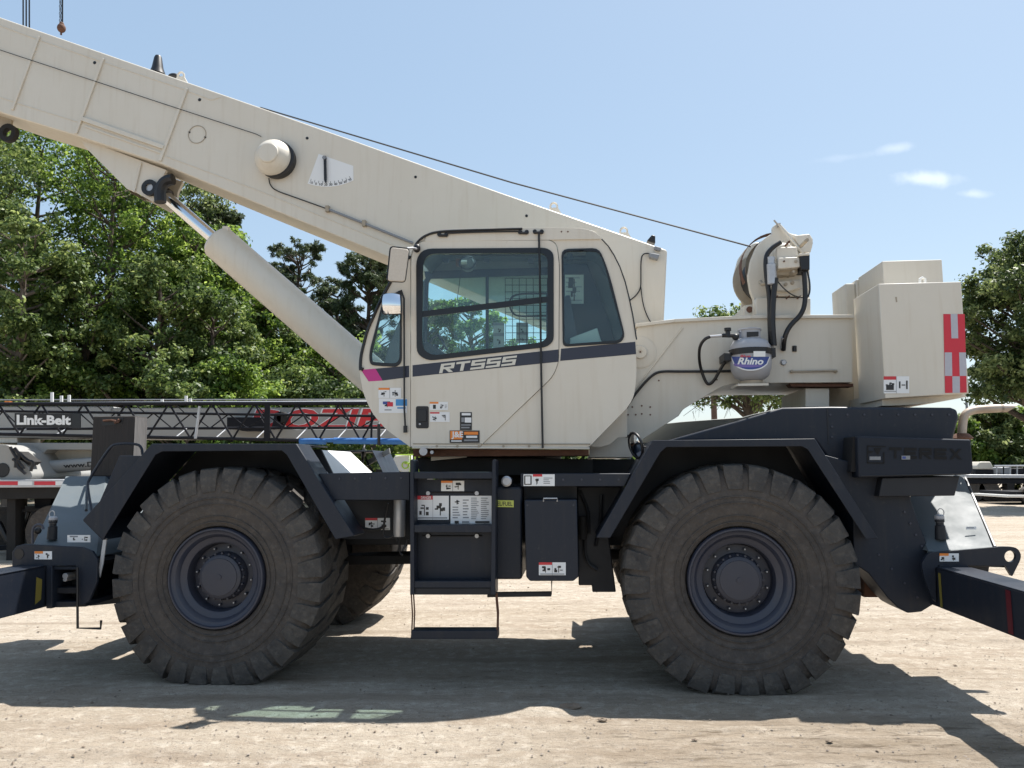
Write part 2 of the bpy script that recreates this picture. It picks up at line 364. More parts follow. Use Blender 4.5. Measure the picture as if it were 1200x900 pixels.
def decal(name, parent, x0, y0, x1, y1, y, items=(), base='decal_white', lines=0, skew=0, label=None, texts=()):
    """thin sticker plate with printed areas; items are (u0,v0,u1,v1,mat), pictograms by 'pic' """
    mb = M(); q = [(x0, y0), (x1, y0+skew), (x1, y1+skew), (x0, y1)]
    mb.pp(q, y-.0015, y, base, yr=y)
    k = 0
    def rect(u0, v0, u1, v1, mt):
        nonlocal k
        k += 1; yy = y-.0022-.00012*k
        mb.add([F.U(*bilin(q, a, b), yy) for a, b in ((u0, v0), (u1, v0), (u1, v1), (u0, v1))], [(0, 1, 2, 3)], mt)
    for it in items:
        if it[4] == 'pic':
            u0, v0, u1, v1 = it[:4]
            for _ in range(5):
                a = dr.uniform(u0, u1-.3*(u1-u0)); b = dr.uniform(v0, v1-.3*(v1-v0)); ww = (u1-u0)*dr.uniform(.12, .4); hh = (v1-v0)*dr.uniform(.1, .35)
                rect(a, b, min(u1, a+ww), min(v1, b+hh), 'decal_black')
            rect(u0+(u1-u0)*.45, v0+(v1-v0)*.1, u0+(u1-u0)*.53, v1, 'decal_black')
        elif it[4] == 'lines':
            u0, v0, u1, v1 = it[:4]; n = it[5]
            for j in range(n):
                vv = v0+(v1-v0)*(j+.3)/n; rect(u0, vv, u0+(u1-u0)*dr.uniform(.55, 1), vv+(v1-v0)*.38/n, 'print_grey')
        else: rect(*it)
    for (s, tq, mt, bold) in texts:
        k += 1
        lettering(mb, s, [tuple(bilin(q, a, b)) for a, b in tq], y-.003-.00012*k, mt, bold)
    return mb.build(name, parent, smooth=0, label=label, recalc=False)
HAZ = [(0, 0, .49, .2, 'decal_orange'), (.08, .3, .42, .85, 'pic'), (.56, .15, .92, .85, 'pic'), (.49, 0, .505, 1, 'print_grey')]
DAN = [(0, 0, .49, .2, 'decal_red'), (.08, .3, .42, .8, 'pic'), (.56, .2, .92, .8, 'pic'), (.49, 0, .505, 1, 'print_grey'), (.05, .88, .95, .95, 'print_grey')]

# ================================================================ THE CRANE
CR = empty('rough_terrain_crane', FC, 'large cream and navy rough terrain crane filling the foreground with its boom raised', 'crane')
RW = .90; CZ = .822; WX = (-2.095, 2.075)

# ---- wheels: built with their parts, the far ones copied
def make_wheel(x, y, phase):
    wh = sub('wheel', CR); wh.location = (x, y, CZ)
    W_ = .74
    t = M(); c0 = (0, 0, 0)
    prof = [(.405, .075), (.42, .035), (.445, .022), (.50, .014), (.56, .0), (.63, -.004), (.69, -.001), (.745, .006), (.80, .020), (.84, .042), (.866, .08), (.874, .14), (.877, .24), (.878, .37)]
    prof += [(r, W_-o) for r, o in prof[::-1][1:]]
    t.lathe(c0, prof, 'rubber', 120, 'y', False)
    for r, o in ((.452, .014), (.50, .008), (.60, -.006), (.645, -.008)): t.tube([(r*cos(2*pi*k/72), o, r*sin(2*pi*k/72)) for k in range(72)], .0045, 'rubber', 5, closed=True)
    NL = 28
    for side in (0, 1):
        for k in range(NL):
            a0 = 2*pi*(k+.5*side+phase)/NL; sl = .15 if side == 0 else -.15
            def pt(r, o, da):
                a = a0 + da; oo = o if side == 0 else W_-o
                return (r*cos(a), oo, r*sin(a))
            hw = .086; j = rnd.uniform(-.005, .004)
            st = [(.700, .66, -.006, hw*.86, 0), (.765, .69, -.008, hw*.95, .0), (.84+j, .74, .006, hw*.98, .0), (RW-.016+j, .80, .024, hw, .0), (RW-.003+j, .82, .052, hw*.98, .01), (RW+j, .84, .19, hw*.88, .045), (RW, .85, .41, hw*.55, sl)]
            vs = []
            for ro_, ri, o, h_, sk in st:
                s_ = sk if side == 0 else -abs(sk) if sk else 0
                vs += [pt(ro_, o, s_-h_), pt(ro_, o, s_+h_), pt(ri, o+.05, s_+h_*1.06), pt(ri, o+.05, s_-h_*1.06)]
            vs = [(v[0]+rnd.uniform(-.0045, .0045), v[1]+rnd.uniform(-.002, .002), v[2]+rnd.uniform(-.0045, .0045)) for v in vs]
            n_ = len(st); fs = [(0, 1, 2, 3), tuple(range(4*n_-4, 4*n_))]
            for i in range(n_-1):
                q = i*4; fs += [(q, q+1, q+5, q+4), (q+1, q+2, q+6, q+5), (q+3, q, q+4, q+7)]
            t.add(vs, fs, 'rubber_dusty')
    # the load flattens the tyre where it stands
    nv = []
    for v in t.v:
        z = v[2]; lim = -CZ-.004
        if z < -.55:
            f_ = (-.55-z)/.35; yy = v[1]+(v[1]-W_/2)*.07*min(1, f_); z = max(z, lim - .006*0); nv.append((v[0]*(1+.02*min(1, f_)), yy, z))
        else: nv.append(v)
    t.v = nv
    t.build('tyre', wh, smooth=32)
    r = M()
    r.lathe(c0, [(.405, .20), (.405, .02), (.398, .004), (.386, .004), (.379, .02), (.366, .03), (.352, .034), (.337, .05), (.327, .072), (.31, .08), (.292, .086), (.280, .094), (.275, .12), (.272, .20), (.268, .205), (.14, .21)], 'steel_rim', 72, 'y', False)
    r.build('rim', wh, smooth=28)
    h = M()
    h.lathe(c0, [(.27, .204), (.262, .196), (.20, .19), (.19, .14), (.178, .125), (.176, .095), (.165, .088), (.150, .084), (.148, .078), (.05, .074), (.01, .072)], 'hub', 48, 'y', True)
    for k in range(20):
        a = 2*pi*k/20; h.cyl((.187*cos(a), .14, .187*sin(a)), (.187*cos(a), .115, .187*sin(a)), .010, 'hub', 6)
    h.cyl((0, .08, 0), (0, .066, 0), .022, 'hub', 12)
    h.build('hub', wh, smooth=28)
    nut = M(); nut.cyl((0, -.02, 0), (0, .012, 0), .012, 'steel_rim', 6); nut.cyl((0, -.028, 0), (0, -.02, 0), .006, 'galv', 6); n0 = nut.build('wheel_nut', wh, smooth=0)
    for k in range(12):
        a = 2*pi*(k+.3+phase)/12; o = n0 if k == 0 else n0.copy()
        if k: C.objects.link(o); o.parent = wh
        o.location = (.236*cos(a), .19, .236*sin(a))
    return wh
for x, ph in zip(WX, (.45, .15)):
    w0 = make_wheel(x, 0, ph)
    c = w0.copy(); C.objects.link(c); c.location = (x, 3.1, CZ); c.rotation_euler = (0, 0, pi)
    for ch in w0.children:
        d = ch.copy(); C.objects.link(d); d.parent = c
RW = CZ

# ---- carrier frame
m = M()
for y in (.95, 2.03): m.box(-3.25, 3.35, y, y+.12, 1.0, 1.52, 'navy_dark')
for x in (-3.2, -1.1, 0, 1.1, 3.2): m.box(x-.08, x+.08, 1.07, 2.03, 1.05, 1.48, 'navy_dark')
m.box(-1.25, 1.25, .96, 2.14, 1.521, 1.56, 'navy_dark')
m.build('carrier_frame', CR, bevel=.006)
for x in WX:
    m = M(); m.cyl((x, .3, RW), (x, 2.8, RW), .13, 'navy_dark', 20); m.ball((x, 1.55, RW), .28, 'navy_dark', (1, .9, 1), 12)
    m.cyl((x, .3, RW), (x, .62, RW), .24, 'navy_dark', 24); m.box(x-.1, x+.1, .9, 2.2, RW+.1, 1.02, 'navy_dark'); m.build('axle', CR)
m = M(); m.cyl((-1.8, 1.5, .80), (-.6, 1.5, .84), .055, 'dark_under'); m.box(-.7, -.2, 1.3, 1.75, .70, 1.02, 'dark_under'); m.cyl((-.2, 1.5, .86), (1.8, 1.5, .86), .05, 'dark_under')
m.build('drive_shaft', CR, bevel=.01)
# inner wheel house walls and decks
m = M()
m.pp([(93, 640), (99, 612), (179, 523), (338, 524), (394, 640)], .77, .80, 'navy_dark', yr=-.02)
m.build('wheel_house_panel', CR)
m = M(); m.pp([(708, 640), (770, 520), (952, 518), (1022, 640)], .77, .80, 'navy_dark', yr=-.02); m.build('wheel_house_panel', CR)

# ---- fenders
def fender(out_px, inn_px, top, nm='fender', y0=-.02, y1=.78, extra=None, last=None):
    m = M()
    m.pp(out_px + inn_px[::-1], y0, y0+.012, 'navy')
    a = [Vector((p.x, 0, p.z)) for p in F.P(out_px, y0)]
    for i, (p, q) in enumerate(zip(a, a[1:])):
        d = (q-p).normalized(); n = Vector((-d.z, 0, d.x)); n = n if n.z > 0 else -n
        pts = [p, q, q-n*.012, p-n*.012]; ye = last if last and i == len(a)-2 else y1
        m.prism3([Vector((v.x, y0+.0125, v.z)) for v in pts], (0, ye-y0-.0125, 0), 'navy')
    if extra: extra(m)
    return m.build(nm, CR, bevel=.004)
fender([(120, 632), (97, 609), (178, 520), (347, 520), (415, 628)], [(121, 632.5), (123, 628), (182, 533), (190, 529), (330, 528), (336, 533), (393, 632)], True, last=.30)
fender([(699, 630), (765, 516), (955, 514), (1029, 631)], [(715, 630.5), (774, 530), (781, 524), (940, 523), (947, 527), (1015, 632)], True)
for nx in (-2.06, 2.08):   # far side fenders
    m = M(); pr = [(-.95, 1.15), (-.62, 1.9), (.62, 1.9), (1.0, 1.15)]
    for p, q in zip(pr, pr[1:]):
        m.prism3([Vector((nx+p[0], 2.32, p[1])), Vector((nx+q[0], 2.32, q[1])), Vector((nx+q[0], 2.32, q[1]-.015)), Vector((nx+p[0], 2.32, p[1]-.015))], (0, .8, 0), 'navy')
    m.build('fender', CR, bevel=.003)
m = M(); m.pp([(140, 534), (168, 534), (119, 611), (97, 609), (113, 596)], .01, .06, 'navy'); m.build('fender_panel', CR, bevel=.004)
m = M(); m.pp([(121, 631), (125, 631), (121, 660), (117, 677), (116, 665)], .03, .04, 'galv'); m.build('mud_flap_edge', CR)

# front deck between the rails
m = M(); m.box(-2.75, -1.66, .85, 2.3, 1.56, 1.80, 'navy'); m.build('front_deck', CR, bevel=.01)
m = M()
s0, s1 = F.U(347, 520, 0), F.U(415, 628, 0); nrm = Vector((-(s1.z-s0.z), 0, s1.x-s0.x)).normalized()
def on_slope(px, py, off=.012):
    R3 = Matrix.Rotation(-FC.yaw, 3, 'Z'); o = R3 @ (CP-FC.O); d = R3 @ ray(px, py); t = (s0+nrm*off-o).dot(nrm)/d.dot(nrm); return o+d*t
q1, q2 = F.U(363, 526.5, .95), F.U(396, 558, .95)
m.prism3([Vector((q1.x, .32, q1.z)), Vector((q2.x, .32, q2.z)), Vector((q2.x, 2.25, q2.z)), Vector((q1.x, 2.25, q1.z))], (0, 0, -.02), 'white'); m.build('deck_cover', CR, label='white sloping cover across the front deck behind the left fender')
# ---- side beams between fenders
m = M(); m.pp([(373, 555), (480, 553), (480, 586), (391, 586)], .05, .12, 'navy'); m.pp([(373, 555), (480, 553), (480, 556), (375, 558)], .1205, .8, 'navy')
m.build('side_beam', CR, bevel=.005)
m = M(); m.pp([(610, 555), (739, 555), (732, 570), (610, 570)], .05, .12, 'navy'); m.pp([(610, 555), (739, 555), (738, 558), (610, 558)], .1205, .8, 'navy')
m.build('side_beam', CR, bevel=.005)
m = M(); m.pp([(391, 586), (481, 586), (481, 629), (470, 632), (402, 632)], .55, .60, 'navy_dark'); m.build('frame_plate', CR, bevel=.004)
m = M(); m.pp([(676, 570), (735, 570), (712, 615), (722, 694), (694, 694), (694, 686), (678, 686)], .50, .8, 'navy_dark'); m.build('hydraulic_reservoir', CR, bevel=.01)
m = M(); m.pp([(100, 634), (210, 640), (190, 702), (105, 710)], .84, .9, 'navy_dark'); m.build('frame_plate', CR)
m = M(); m.pp([(404, 651), (481, 651), (481, 661), (404, 662)], 1.0, 1.1, 'dark_under'); m.build('tie_bar', CR, bevel=.004)
m = M(); m.lathe(F.U(468, 605, .38), [(.001, -.17), (.045, -.17), (.05, -.16), (.05, .15), (.047, .16), (.055, .165), (.055, .19), (.001, .19)], 'galv', 20, 'z', False); m.build('oil_filter', CR, label='grey cylindrical oil filter')
m = M()
for pts in ([(455, 590), (450, 612), (449, 628), (455, 631), (463, 626), (466, 634)], [(469, 628), (468, 640), (469, 649), (472, 650)], [(478, 632), (477, 636), (476, 640)]):
    m.tube([F.U(a, b, .36) for a, b in pts], .009, 'hose', 8, smooth=2)
m.build('hose_bundle', CR)
decal('danger_decal', CR, 428, 607, 457, 621, .545, DAN)

# ---- ladder assembly
ld = sub('step_ladder', CR)
for (a, b, c_, d) in ((480.5, 485.5, 480.5, 539), (575, 580.5, 577, 539)):
    m = M(); m.pp([(c_, 540), (c_+2, 538), (c_+4, 540), (b, 697), (a, 697)], -.04, .16, 'navy'); m.build('rail', ld, bevel=.003)
m = M(); m.pp([(485, 562), (577, 562), (579, 688), (485, 688)], .115, .125, 'navy'); m.build('back_panel', ld)
for (y0, y1) in ((553, 561), (615, 624), (681, 689)):
    m = M(); m.pp([(485, y0), (577, y0), (577.5, y1), (485, y1)], -.03, .11, 'navy'); m.build('step', ld, bevel=.004)
m = M(); m.pp([(485, 689), (579, 689), (579, 697), (484, 697)], -.02, .10, 'navy_dark'); m.build('step_box', ld, bevel=.004)
m = M(); m.pp([(482, 739), (583, 739), (583, 749), (481, 749)], -.04, .10, 'navy'); m.build('swing_step', ld, bevel=.004)
m = M()
for a, b in (((482, 697), (482.5, 742)), ((581, 697), (582.5, 742))):
    for yy in (-.02, .08): 
        p, q = F.U(*a, yy if yy < 0 else 0), F.U(*b, yy if yy < 0 else 0); p.y = q.y = yy; mid = (p+q)/2; mid.x += .008
        m.tube([p, mid, q], .006, 'rust', 6)
m.build('step_hanger', ld)
each('bolt', ld, 'galv', [F.U(px, py, .1) for px, py in ((502, 578), (559, 578), (502, 628), (559, 628))], .017, .018)
for pq in (((506, 577), (555, 577)), ((495, 628), (565, 628))): m = M(); m.tube([F.U(*p, .11) for p in pq], .006, 'black', 6); m.build('rod', ld)
decal('warning_decal', ld, 517, 563.5, 544, 575.5, .11, HAZ)
decal('danger_decal', ld, 488, 581, 526, 609, .11, [(0, 0, .5, .16, 'decal_red'), (.08, .35, .42, .82, 'pic'), (.56, .3, .92, .82, 'pic'), (.5, 0, .508, 1, 'print_grey'), (.05, .9, .95, .95, 'print_grey')],
      texts=[('DANGER', [(.14, .02), (.46, .02), (.46, .14), (.14, .14)], 'decal_white', .02)])
decal('load_chart_decal', ld, 528, 581, 576, 615, .11, [(.04, .12, .28, .3, 'pic'), (.3, .1, .46, .8, 'lines', 7), (.05, .35, .26, .8, 'lines', 5), (.5, .05, .7, .82, 'lines', 12), (.74, .05, .95, .82, 'lines', 11), (.1, .86, .2, .95, 'decal_black'), (.28, .87, .45, .93, 'print_grey'), (.6, .87, .95, .94, 'decal_black')])

# ---- fuel tank and tool box
m = M(); p0, p1 = F.U(580.5, 571, .12), F.U(612, 679, .12); cxx = (p0.x+p1.x)/2
m.pp(arc_round([(579, 571), (611.5, 571), (611.5, 679), (580, 679)], 3), .13, .75, 'navy', yr=.13); m.build('fuel_tank', CR, bevel=.03, seg=4)
m = M(); p = F.U(593.5, 564, .1); m.cyl(p, p+Vector((0, .3, 0)), .030, 'navy', 16); m.lathe(p, [(.001, -.012), (.030, -.012), (.043, -.004), (.043, .02), (.03, .03)], 'galv', 14); m.build('fuel_cap', CR)
m = M(); m.pp([(580, 586), (602, 586.5), (602, 594.5), (580, 594)], .122, .1285, 'decal_yellow', yr=.122)
lettering(m, 'DIESEL/FUEL', [(573, 587.5), (600.5, 588), (600.5, 593), (573, 592.5)], .120, 'decal_black', .015); m.build('fuel_decal', CR, smooth=0)
m = M(); m.pp([(614.5, 586), (676, 585.5), (678, 676), (672, 681), (621, 681), (616.5, 676)], .02, .42, 'navy'); tb = m.build('tool_box', CR, bevel=.008)
decal('danger_decal', tb, 631.5, 659, 663, 674, .018, DAN)
m = M(); m.pp([(614, 558), (676, 558), (676, 587), (614, 587)], .3, .75, 'navy_dark'); m.build('tank_mount', CR)
m = M(); m.tube([F.U(571, 698, .25), F.U(646.5, 696, .25), F.U(646.5, 681, .25)], .006, 'black', 6); m.pp([(571, 695), (646, 694), (646, 699), (571, 700)], .24, .3, 'navy_dark'); m.build('foot_bracket', CR)
decal('info_decal', CR, 613.5, 555.8, 650, 569.5, .048, [(.02, .1, .26, .9, 'decal_black'), (.06, .18, .22, .82, 'decal_white'), (.3, 0, .6, .2, 'decal_red'), (.34, .3, .5, .9, 'pic'), (.64, .25, .95, .85, 'lines', 4)])

# ---- front end (left): sloping outrigger cover, eye plate, outrigger box and beam
def slope(name, top, bot, yt, yb, mt='navy', side=True, ret=False):
    a = [F.U(*p, yt) for p in top]; b = [F.U(*p, yb) for p in bot]
    m = M(); n = len(a)
    front = a + b[::-1]
    m.prism3(front, (0, .02, -.02), mt)
    for s_ in (0, -1):
        p, q = a[s_], b[s_]; m.prism3([p, q, Vector((q.x, yt, q.z))], ((.012 if s_ == 0 else -.012), 0, 0), mt)
    return m.build(name, CR, bevel=.004)
sl1 = slope('outrigger_cover', [(77, 558), (124, 558)], [(38, 640), (113, 652)], 1.45, .03, 'navy_dusty')
m = M(); m.pp([(78, 558.5), (133, 558.5), (140, 590), (113, 640), (70, 640)], 1.47, 1.8, 'navy'); m.build('front_body', CR, bevel=.006)
m = M(); m.pp([(14, 647), (19, 640), (28, 637.5), (96, 641), (108, 646), (113.5, 655), (113.5, 682), (104, 705), (97, 709), (89, 709), (89, 663), (14, 664)], 0, .03, 'navy')
m2 = F.U(22.5, 649, 0)
m.build('front_end_plate', CR, bevel=.005)
m = M(); m.cyl(m2+Vector((0, -.004, 0)), m2+Vector((0, .034, 0)), .042, 'black', 20); m.build('tie_down_eye', CR)
m = M(); m.pp([(54, 663), (61, 663), (61, 713), (54, 713)], .0, 2.6, 'navy'); m.pp([(61, 690), (88, 690), (88, 697), (61, 697)], .06, .2, 'navy_dark', yr=0)
m.pp([(61, 664), (88, 664), (88, 668), (61, 668)], .02, 2.6, 'navy', yr=0); m.pp([(61, 706), (97, 706), (97, 712), (61, 713)], .04, 2.6, 'navy', yr=0)
m.pp([(61, 668), (88, 668), (88, 706), (61, 706)], .25, .3, 'dark_under', yr=0)
p = F.U(76, 675, .05); m.cyl(p, p+Vector((0, .2, 0)), .025, 'galv', 10); m.cyl(p+Vector((0, 0, -.03)), p+Vector((.0, .2, -.03)), .018, 'brass' if 'brass' in MATS else 'galv', 8)
m.build('outrigger_box', CR, bevel=.004)
def beam(quadx, ztop, zbot, x0, x1, name='outrigger_beam', L=2.3, tapes=()):
    m = M(); m.box(x0, x1, -L, 1.2, zbot, ztop, 'navy')
    m.box(x0-.004, x1+.004, -L, 1.2, ztop+.0005, ztop+.012, 'navy')
    o = m.build(name, CR, bevel=.004)
    j = M(); jx = (x0+x1)/2; j.cyl((jx, -L+.02, ztop+.35), (jx, -L+.02, .30), .085, 'navy', 20); j.cyl((jx, -L+.02, .32), (jx, -L+.02, .10), .05, 'chrome', 16); j.build('jack', o)
    j = M(); j.lathe((jx, -L+.02, 0.005), [(.001, 0), (.26, 0), (.26, .03), (.07, .09), (.001, .1)], 'navy', 24, 'z', False); j.build('float_pad', o)
    return o
a, b = F.U(53, 664, 0), F.U(53, 712, 0)
bm1 = beam(None, a.z, b.z, a.x-.24, a.x)
m = M(); xx = a.x+.002; m.add([(xx, -.10, a.z-.06), (xx, -.02, b.z+.05), (xx, -.02, a.z-.09), (xx, -.10, a.z-.13)][:0] or [(xx, -.10, a.z-.07), (xx, -.03, a.z-.10), (xx, -.03, b.z+.07), (xx, -.10, b.z+.04)], [(0, 1, 2, 3)], 'tape_yellow'); m.build('reflective_tape', bm1, smooth=0)
a, b = F.U(1098, 666, 0), F.U(1098, 712, 0)
bm2 = beam(None, a.z, b.z, a.x, a.x+.23)
m = M(); xx = a.x-.003
m.add([(xx, -.94, a.z-.01), (xx, -1.0, a.z-.01), (xx, -1.0, b.z+.01), (xx, -.94, b.z+.01)], [(0, 1, 2, 3)], 'tape_red'); m.build('reflective_tape', bm2, smooth=0, label='dark red vertical tape')
m = M(); m.add([(xx, -.02, a.z-.03), (xx, -.06, a.z-.03), (xx, -.06, b.z+.01), (xx, -.02, b.z+.01)], [(0, 1, 2, 3)], 'tape_yellow'); m.build('reflective_tape', bm2, smooth=0, label='yellow vertical tape')
m = M()
for t_ in (-.5, -1.5): m.box(xx-.0, xx+.0, t_, t_+.0, 0, 0, 'navy')
m = M(); m.tube([F.U(90.5, 665, -.03), F.U(91, 736, -.03), F.U(118, 736.5, -.03), F.U(118.5, 727, -.03)], .010, 'black', 6); m.build('hook_bracket', CR)
m = M(); m.tube([F.U(110, 612, .02), F.U(102, 570, .25), F.U(104, 562, .3), F.U(128, 525, .3), F.U(136, 520, .3), F.U(160, 520, .3), F.U(166, 524, .3), F.U(167, 533, .3)], .012, 'navy', 8, smooth=2); m.build('grab_rail', CR)
m = M(); m.tube([F.U(101, 598, .16), F.U(102, 566, 1.25)], .012, 'navy', 8); m.build('grab_rail', CR)
def pin(px, top, bot, y):
    p, q = F.U(px, bot, y), F.U(px, top, y); H = q.z-p.z; m = M()
    m.lathe(p, [(.001, 0), (.040, 0), (.036, H*.5), (.028, H*.52), (.028, H*.62), (.034, H*.64), (.034, H*.76), (.02, H*.8), (.001, H*.8)], 'navy_dark', 16, 'z', False)
    m.lathe(p+Vector((0, 0, H*.62)), [(.029, 0), (.034, .02), (.034, .05), (.02, .06)], 'tank_grey', 16, 'z', True)
    c = q-Vector((0, 0, H*.02)); m.tube([c+Vector((.024*cos(t), 0, .03*sin(t))) for t in [2*pi*k/14 for k in range(14)]], .004, 'galv', 5, closed=True)
    m.build('lock_pin', CR)
pin(61, 602, 632, .16); pin(1102.5, 600, 632, .16)
m = M(); m.tube([F.U(38, 637, .0), F.U(38, 620, .0), F.U(42, 615, .0), F.U(49, 614.5, .0), F.U(51, 620, .0)], .010, 'steel_rim', 8, smooth=1); m.ball(F.U(44, 622, .05), .03, 'black'); m.build('lamp_guard', CR)
decal('warning_decal', CR, 40.5, 646, 61, 655.5, -.003, [(0, 0, .48, .3, 'decal_orange'), (.06, .35, .4, .95, 'pic'), (.56, .2, .9, .9, 'pic')])
decal('warning_decal', CR, 79, 627, 106, 635.5, .10, [(.1, .1, .45, .3, 'print_grey'), (.2, .3, .35, .8, 'pic'), (.6, .2, .9, .8, 'pic')])

# ---- rear end (right): engine hood, grille, cover, eye plate
m = M()
m.pp([(780, 517), (800, 511), (868, 492), (917, 477.5), (972, 476.5), (1115, 477.5), (1122, 480), (1124, 489), (1118, 512), (1118, 545), (1040, 548), (1040, 600), (1016, 600), (955, 516)], .30, 2.75, 'navy')
m.build('engine_hood', CR, bevel=.02, seg=3)
m = M(); m.pp([(969, 478), (970.5, 478), (971.5, 520), (970, 520)], .296, .30, 'navy_dark'); m.build('hood_seam', CR)
m = M(); m.pp(arc_round([(752, 512), (762, 498), (800, 494), (870, 489), (880, 486), (925, 476), (925, 500), (752, 520)], 3), 2.3, 2.9, 'grey_roof'); m.build('intake_cover', CR, bevel=.06, seg=4, label='grey rounded cover beyond the rear wheel arch')
m = M(); m.pp([(955, 530), (1067, 560), (1067, 585), (1089, 645), (1100, 665), (1098, 706), (1080, 717), (1064, 718.5), (1052, 712), (1040, 700), (1018, 672), (1000, 660), (1000, 600)], .16, .5, 'navy')
m.build('rear_body', CR, bevel=.008)
m = M(); m.pp([(1013, 662), (1036, 690), (1040, 700), (1013, 700)], .6, 1.2, 'rust', yr=.6); m.build('axle_bracket', CR)
g = M(); g.pp([(1005, 511), (1138, 515), (1141, 552), (1139, 556), (1006, 560)], .02, .5, 'grille_navy'); gr_ = g.build('grille_box', CR, bevel=.012)
m = M(); m.pp([(1000, 512), (1006, 511), (1009, 520), (1006, 530), (1006, 540), (1005, 553), (997, 553)], .08, .3, 'dark_under'); m.build('vent', gr_)
m = M(); blocktext(m, 'TEREX', [(1042, 524), (1127, 526), (1127.5, 538.5), (1042, 537)], .016, 'ink', .2, .26)
m.build('lettering', gr_, smooth=0, recalc=False)
m = M()
for q in ([(1016, 522), (1038, 522.6), (1038, 524), (1016, 523.5)], [(1016, 541.5), (1036, 542), (1036, 543.5), (1016, 543)], [(1016, 522), (1017.5, 522), (1017.5, 543), (1016, 543)], [(1035, 530), (1036.5, 530), (1036.5, 543), (1035, 543)], [(1024, 525), (1033, 525), (1029, 533), (1026, 530)], [(1018, 528), (1024, 529), (1021, 531), (1018, 531)]): quadpx(m, q, .0155, 'ink')
m.build('emblem', gr_, smooth=0, recalc=False)
decal('info_decal', gr_, 1019, 535, 1032, 539, .0155, [(.1, .2, .9, .8, 'print_grey')], base='print_grey')
decal('info_decal', gr_, 1056.5, 534, 1066.5, 538.5, .0140, [(.1, .2, .5, .8, 'tank_blue')], base='print_grey')
g = M(); g.pp([(1034, 560), (1125, 558), (1119, 581), (1030, 582)], .06, .45, 'navy_dark'); g.pp([(1008, 556.5), (1138, 553.5), (1138, 556), (1008, 559)], .015, .45, 'navy_dark', yr=.02)
g.build('radiator_guard', CR, bevel=.006)
slope('outrigger_cover', [(1064, 583), (1120, 556), (1131, 560)], [(1088, 646), (1125, 648), (1166, 641)], .85, .06, 'navy_dusty')
m = M(); e_ = F.U(1131, 560, .85); e2 = F.U(1166, 641, .05); m.tube([e_, e2], .012, 'navy', 6); m.build('cover_edge', CR)
hc = F.U(1184, 652, 0); P2 = F.P(circ(1184, 652, 7.2, 20), 0)
m = M(); m.plate(arc_round([(1080, 660), (1088, 648), (1175, 640.5), (1192, 641), (1198, 652), (1186, 676), (1178, 663), (1100, 662), (1096, 666), (1097, 706), (1092, 700), (1083, 676)], [4, 4, 4, 8, 8, 2, 1, 2, 1, 2, 3, 6]), [circ(1184, 652, 6.8, 20)], 0, .03, 'navy')
m.build('rear_end_plate', CR, bevel=.004)
m = M(); m.pp([(1133, 661), (1150, 659), (1185, 661), (1186, 666), (1133, 664)], .03, .9, 'navy', yr=0); m.pp([(1101, 662), (1134, 662), (1136, 665), (1101, 665)], .0, 1.0, 'navy', yr=0)
m.pp([(1150, 665), (1185, 665), (1183, 680), (1150, 680)], .3, .9, 'navy_dark', yr=0); m.build('outrigger_box', CR, bevel=.004)
decal('warning_decal', CR, 1101, 648.5, 1123.5, 658, -.003, [(0, 0, .48, .3, 'decal_orange'), (.06, .35, .4, .95, 'pic'), (.56, .2, .9, .9, 'pic')])
decal('info_decal', CR, 1132, 617, 1144, 620.5, .20, [(.1, .3, .8, .6, 'print_grey')])
m = M(); pts = [F.U(a, b, .9) for a, b in ((1127, 512), (1128, 496), (1130, 486), (1138, 481), (1150, 479.5), (1172, 478.5))]
pts2 = []
m.tube(pts, .035, 'exhaust', 16, smooth=2)
e0 = F.U(1172, 478.5, .9); m.prism3([e0+Vector((0, .035*cos(t), .035*sin(t))) for t in [2*pi*k/12 for k in range(12)]], (.02, 0, 0), 'exhaust')
tip = [(0, .035*cos(t), .035*sin(t)) for t in [2*pi*k/12 for k in range(12)]]
m.add([e0+Vector(t) for t in tip] + [e0+Vector((.05+.045*(t[2]/.035+1)/2*2, t[1], t[2])) for t in tip], [(i, (i+1) % 12, 12+(i+1) % 12, 12+i) for i in range(12)], 'exhaust')
m.build('exhaust_pipe', CR)
m = M(); m.lathe(F.U(1127, 512, .9), [(.05, -.04), (.09, -.01), (.06, .02), (.045, .03)], 'rust', 16, 'z', False); m.build('exhaust_clamp', CR)

# ---- small fixings on the carrier
def row(parent, mt, p, q, n, y, r=.009, L=.006): each('bolt', parent, mt, [F.U(p[0]+(q[0]-p[0])*k/(n-1), p[1]+(q[1]-p[1])*k/(n-1), y) for k in range(n)], r, L, 8)
row(CR, 'steel_rim', (973, 486), (1112, 486), 8, .298); row(CR, 'steel_rim', (975, 500), (975, 512), 2, .298)
row(CR, 'steel_rim', (398, 561), (470, 560), 5, .048); row(CR, 'steel_rim', (660, 562), (725, 562), 4, .048)
row(CR, 'steel_rim', (1060, 600), (1080, 640), 4, .158); row(CR, 'steel_rim', (1030, 650), (1075, 700), 4, .158)
row(tb, 'steel_rim', (618, 592), (672, 592), 2, .018, .008, .005); m = M(); m.tube([F.U(637, 587.5, .015), F.U(637, 584, .005), F.U(653, 584, .005), F.U(653, 587.5, .015)], .006, 'galv', 6); m.build('latch', tb)
for q in ([(690, 600), (684, 640), (688, 660), (700, 668)], [(405, 600), (420, 618), (440, 622), (452, 616)], [(679, 575), (690, 600), (690, 625)], [(705, 580), (704, 612), (698, 640)]):
    m = M(); m.tube([F.U(a, b_, .46) for a, b_ in q], .013, 'hose', 8, smooth=2); m.build('hydraulic_hose', CR)
m = M(); m.cyl(F.U(683, 605, .42), F.U(683, 632, .42), .03, 'dark_under', 12); m.build('valve_body', CR)

